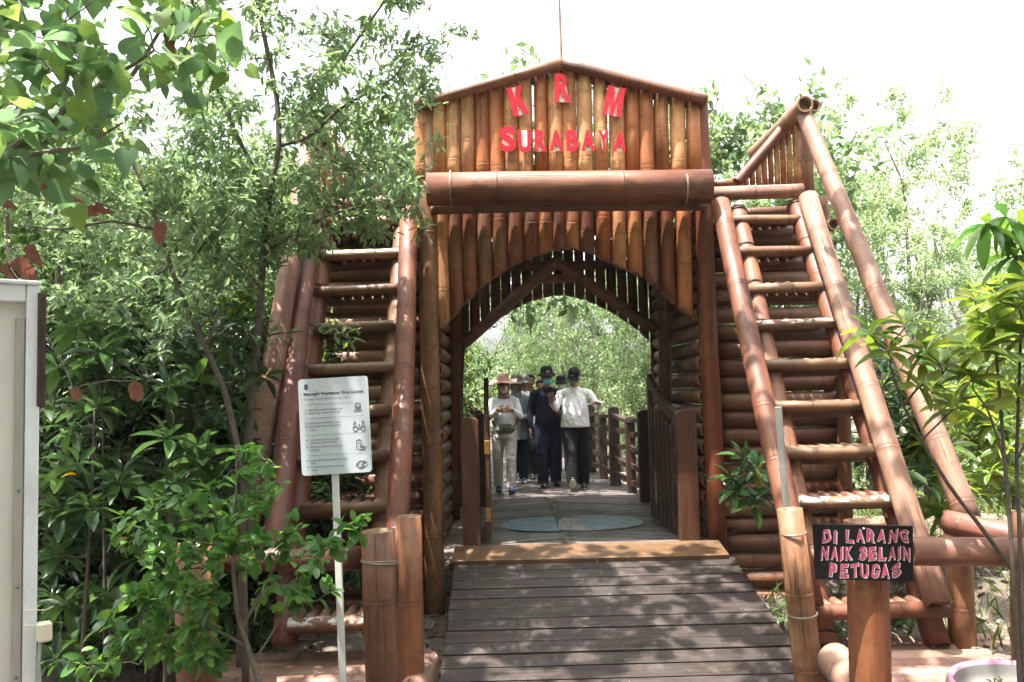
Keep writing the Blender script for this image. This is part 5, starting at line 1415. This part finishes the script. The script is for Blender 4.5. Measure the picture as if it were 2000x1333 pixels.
# right-hand plants
Y = -3.2
cen = A([(1735, 690), (1700, 655), (1768, 640), (1810, 690), (1842, 725), (1862, 800), (1790, 755)], Y) + A([(1880, 690), (1925, 640), (1905, 590)], Y+.15)
limbs = [([gnd(2040, 1220, Y-.1)]+A([(2003, 1150), (1920, 1035), (1850, 945), (1800, 860), (1765, 795), (1738, 715)], Y), .014, .006),
         (A([(1765, 795), (1790, 760), (1842, 730)], Y), .007, .004), (A([(1800, 860), (1862, 800)], Y), .006, .004)]
ros_plant('rosette_sapling', 'young bright green sapling leaning across the right brace pole', 'sapling', gnd(2040, 1220, Y-.1), cen, .175, LF_YEL, 101, 12, BARKD, limbs=limbs, aj=.4, wr=.40)
Y = -3.35
cen = A([(1940, 640), (1990, 600), (1915, 690), (1965, 700), (2010, 660), (2040, 740), (1900, 745), (1985, 780), (1950, 590), (2020, 560)], Y)
b0 = gnd(1985, 1220, Y)
limbs = [([b0]+A([(1975, 1050), (1962, 900), (1952, 760), (1942, 660)], Y), .012, .006), ([b0]+A([(1992, 1050), (1985, 900), (1990, 760), (1995, 620)], Y+.05), .012, .006),
         (A([(1962, 900), (1930, 800), (1900, 760)], Y), .007, .004), (A([(1985, 900), (2020, 830), (2045, 750)], Y), .007, .004)]
ros_plant('rosette_sapling', 'yellow-green sapling on two upright stems at the right edge', 'sapling', b0, cen, .175, LF_YEL, 102, 12, BARKD, limbs=limbs, aj=.45, wr=.40)
for i, (x0, x1, y0, y1, Y0, Y1, n, lb, mt) in enumerate([(1690, 1830, 700, 960, -1.0, -.2, 46, 'bright green bush between the right staircase and brace pole', LF_ROS), (1800, 1990, 760, 1010, -1.0, .2, 66, 'leafy bush behind the right fence rail', LF_YEL), (1900, 2060, 560, 860, -.6, .6, 46, 'tall yellow-green bush at the right edge behind the saplings', LF_YEL)]):
    rs = np.random.RandomState(110+i)
    pts = [at(rs.uniform(x0, x1), rs.uniform(y0, y1), rs.uniform(Y0, Y1)) for _ in range(n)]
    ros_plant('leafy_bush', lb, 'bush', gnd((x0+x1)/2, 1150, (Y0+Y1)/2), pts, .19, mt, 120+i, 11, r0=.02, wr=.38)
cen = A([(1447, 895), (1480, 915), (1440, 960), (1500, 955), (1465, 985), (1425, 935)], -1.0)
ros_plant('rosette_sapling', 'small green sapling in front of the log wall by the ramp', 'sapling', gnd(1490, 1200, -.95), cen, .19, LF_ROS, 131, 11, lean=(-.1, -.4, .1), wr=.40, limbs=[([gnd(1560, 1200, -.95)]+A([(1545, 1080), (1520, 1000), (1480, 950), (1450, 905)], -1.0), .010, .004)])
for i, (px, py, Y, L, lb) in enumerate([(1660, 1165, -1.2, .09, 'small green seedling beneath the last tread of the right staircase'), (1625, 1225, -1.3, .10, 'low weed on the soil under the right staircase'), (1745, 1195, -1.2, .08, 'tuft of small leaves on the soil behind the sign post'), (1545, 1190, -1.4, .07, 'tiny plant beside the right ramp edge')]):
    rs = np.random.RandomState(140+i); c = at(px, py, Y)
    ros_plant('seedling', lb, 'seedling', Vector((c.x, c.y, gh(c.x, c.y))), [c+Vector(rs.uniform(-.09, .09, 3)) for _ in range(5)], L, LF_SAP, 150+i, 8, r0=.004)
# broad hanging leaves at the right edge
rs = np.random.RandomState(160)
b0 = Vector((3.9, -2.2, gh(3.9, -2.2)))
t = root_of('mango_tree', 'tree with long drooping glossy leaves entering at the right edge', 'tree', b0)
cen = A([(1965, 425), (1995, 440), (1930, 440), (2030, 430), (1985, 500), (2020, 540), (1960, 560), (2000, 580), (2060, 500), (2080, 420), (2050, 600)], -2.6)
wood, tw = skeleton(rs, [([b0, (3.85, -2.3, 1.0), (3.7, -2.4, 2.4), tuple(at(2120, 400, -2.5))], .06, .02), (A([(2120, 400), (2060, 410), (1990, 415)], -2.55), .012, .005), (A([(2120, 500), (2060, 530), (2000, 540)], -2.55), .012, .005)], [tuple(c) for c in cen], .004)
wood.build('trunk', BARK, t)
P, D, N, S = [], [], [], []
for c in cen:
    for q in range(8):
        a = q*2.4+rs.uniform(-.4, .4); e = rs.uniform(-1.2, -.1) if q < 6 else rs.uniform(0, .5)
        d = np.array([math.cos(a)*math.cos(e), math.sin(a)*math.cos(e), math.sin(e)])
        P.append(np.array(tuple(c))); D.append(d); N.append(np.array([math.cos(a), math.sin(a), .8])); S.append(rs.uniform(.20, .29))
mk_leaves('crown', t, LF_MANGO, P, D, N, S, .30, 'long')
# sapling with fresh oval leaves in front of the left fence
rs = np.random.RandomState(170); Y = -3.35
b0 = gnd(520, 1400, Y)
t = root_of('oval_leaved_sapling', 'fresh green sapling with small oval leaves before the left bamboo fence', 'sapling', b0)
limbs = [([b0]+A([(508, 1333), (485, 1270), (462, 1195), (456, 1120), (457, 1040), (462, 960), (462, 870)], Y), .018, .005),
         (A([(470, 1230), (500, 1180), (530, 1120), (550, 1060)], Y), .010, .004), (A([(485, 1265), (440, 1240), (390, 1215), (330, 1190)], Y), .009, .004),
         (A([(490, 1300), (530, 1240), (555, 1190)], Y), .007, .003), (A([(457, 1060), (420, 1000), (370, 960)], Y), .007, .003), (A([(458, 1080), (400, 1060), (330, 1050)], Y+.05), .007, .003)]
tg = px_targets(rs, [(440, 880), (500, 870), (560, 930), (560, 1000), (640, 1040), (690, 1080), (640, 1180), (560, 1200), (470, 1120), (420, 1000)], 60, Y-.3, Y+.3)
tg += px_targets(rs, [(330, 960), (450, 930), (450, 1120), (320, 1140), (220, 1060), (230, 1000)], 34, Y-.3, Y+.3)
tg += px_targets(rs, [(190, 1190), (340, 1120), (440, 1180), (430, 1280), (300, 1330), (100, 1330), (90, 1260)], 44, Y-.35, Y+.25)
tg += px_targets(rs, [(340, 1050), (430, 1050), (430, 1320), (340, 1320)], 26, Y-.3, Y+.1)
tg += A([(695, 1020), (710, 1010), (680, 1030), (700, 1045)], Y-.1)
wood, tw = skeleton(rs, limbs, tg, .0018)
wood.build('stem', BARK, t)
mk_leaves('foliage', t, LF_SAP, *twig_leaves(rs, tw, 9, .068, .28, .85, .1, .012, .35, 1.1), .56, 'oval')

# ------------------------------------------------------------------ pot, soil, litter, grass, stones
pc = Vector((at(2014, 1330, -3.5).x, -3.5, -.05)); pr = .365
t = thing('flower_pot', 'large round pink flower pot with soil in the lower right corner', 'pot', (pc.x, pc.y, GZ))
m = MB(); prof = [(.60, GZ), (.72, GZ+.03), (.90, -.34), (.99, -.18), (1.02, -.06), (1.0, -.015), (.985, -.003), (.955, 0), (.925, -.004), (.91, -.02)]
m.loft([((pc.x, pc.y, pc.z+z), pr*r_, pr*r_) for r_, z in prof], 48); m.f.pop(); m.sm.pop(); m.build('pot_wall', POTM, t)
m = MB(); m.loft([((pc.x, pc.y, pc.z+z), pr*r_, pr*r_) for r_, z in [(.91, -.0195), (.90, -.06), (.88, -.14), (.5, -.15)]], 48); m.f.pop(-2); m.sm.pop(); 
for i in range(len(m.f)): m.f[i] = m.f[i][::-1]
m.build('inner_wall', POTI, t)
rs = np.random.RandomState(5); m = MB(); n = 26; vv = []
for i in range(9):
    for j in range(n):
        r_ = pr*.895*i/8; a = 2*math.pi*j/n; vv.append((pc.x+r_*math.cos(a), pc.y+r_*math.sin(a), -.155+rs.uniform(-.012, .012)+.02*(1-i/8)))
m.add(vv, [(i*n+j, i*n+(j+1) % n, (i+1)*n+(j+1) % n, (i+1)*n+j) for i in range(8) for j in range(n)], True); m.build('soil', SOIL, t)
for i, (dx, dy, lb) in enumerate([(-.13, .05, 'leafy green weed sprouting in the pink pot'), (-.24, -.02, 'tiny seedling near the left rim of the pink pot')]):
    c = pc+Vector((dx, dy, -.092)); ros_plant('weed', lb, 'weed', c, [c+Vector((.02*q-.03, .01*q, .04+.01*(q % 2))) for q in range(4)], .055 if i == 0 else .03, LF_SAP, 180+i, 6, r0=.002, bark=STEM, wr=.5)
rs = np.random.RandomState(200)
def scatter(name, mat, n, x0, x1, y0, y1, L0, L1, upright, wr, kind, dz=0.004):
    x = rs.uniform(x0, x1, n); y = rs.uniform(y0, y1, n); z = np.array([gh(a, b) for a, b in zip(x, y)])+dz
    D = rs.normal(0, 1, (n, 3)); D[:, 2] = np.abs(D[:, 2])*.2 if not upright else 2.2
    N = rs.normal(0, .35, (n, 3))+np.array([0, 0, 1.0]) if not upright else rs.normal(0, 1, (n, 3))
    o = mk_leaves(name, None, mat, np.stack([x, y, z], 1), D, N, rs.uniform(L0, L1, n), wr, kind); o['kind'] = 'stuff'; return o
scatter('leaf_litter', LF_BRN, 5200, -5, 5.5, -4.2, 2.5, .04, .12, False, .45, 'lance')
scatter('grass', LF_GRASS, 2300, 2.1, 6.5, -2.2, 3.5, .06, .20, True, .07, 'lance', 0)
m = MB(); rr = random.Random(4)
for i in range(900):
    x, y = rr.uniform(2.6, 5.4), rr.uniform(-2.6, 1.2); s_ = rr.uniform(.008, .03)**1 * (2.2 if rr.random() < .07 else 1)
    rx = Matrix.Rotation(rr.random()*6, 3, 'Z') @ Matrix.Rotation(rr.random()*3, 3, 'X')
    m.ball((x, y, gh(x, y)+s_*.3), (s_*rr.uniform(.7, 1.3), s_, s_*rr.uniform(.4, .8)), rx, 6)
for i in range(len(m.sm)): m.sm[i] = False
o = m.build('gravel', plain('clod_stone', (.30, .265, .23), .9, var=.4, scale=9, bump=.4)); o['kind'] = 'stuff'
#@@VEG1


# ------------------------------------------------------------------ hazy air
m = MB(); m.box((0, 18, 6.0), (150, 62, 15.2))
o = m.build('haze', None); o['kind'] = 'stuff'
hm_ = bpy.data.materials.new('haze'); hm_.use_nodes = True; ht = hm_.node_tree
for nd in list(ht.nodes):
    if nd.type == 'BSDF_PRINCIPLED': ht.nodes.remove(nd)
pv = ht.nodes.new('ShaderNodeVolumePrincipled'); pv.inputs['Color'].default_value = (1, 1, 1, 1); pv.inputs['Density'].default_value = 0.0005; pv.inputs['Anisotropy'].default_value = 0.2
ht.links.new(pv.outputs[0], ht.nodes['Material Output'].inputs['Volume']); o.data.materials.clear(); o.data.materials.append(hm_)
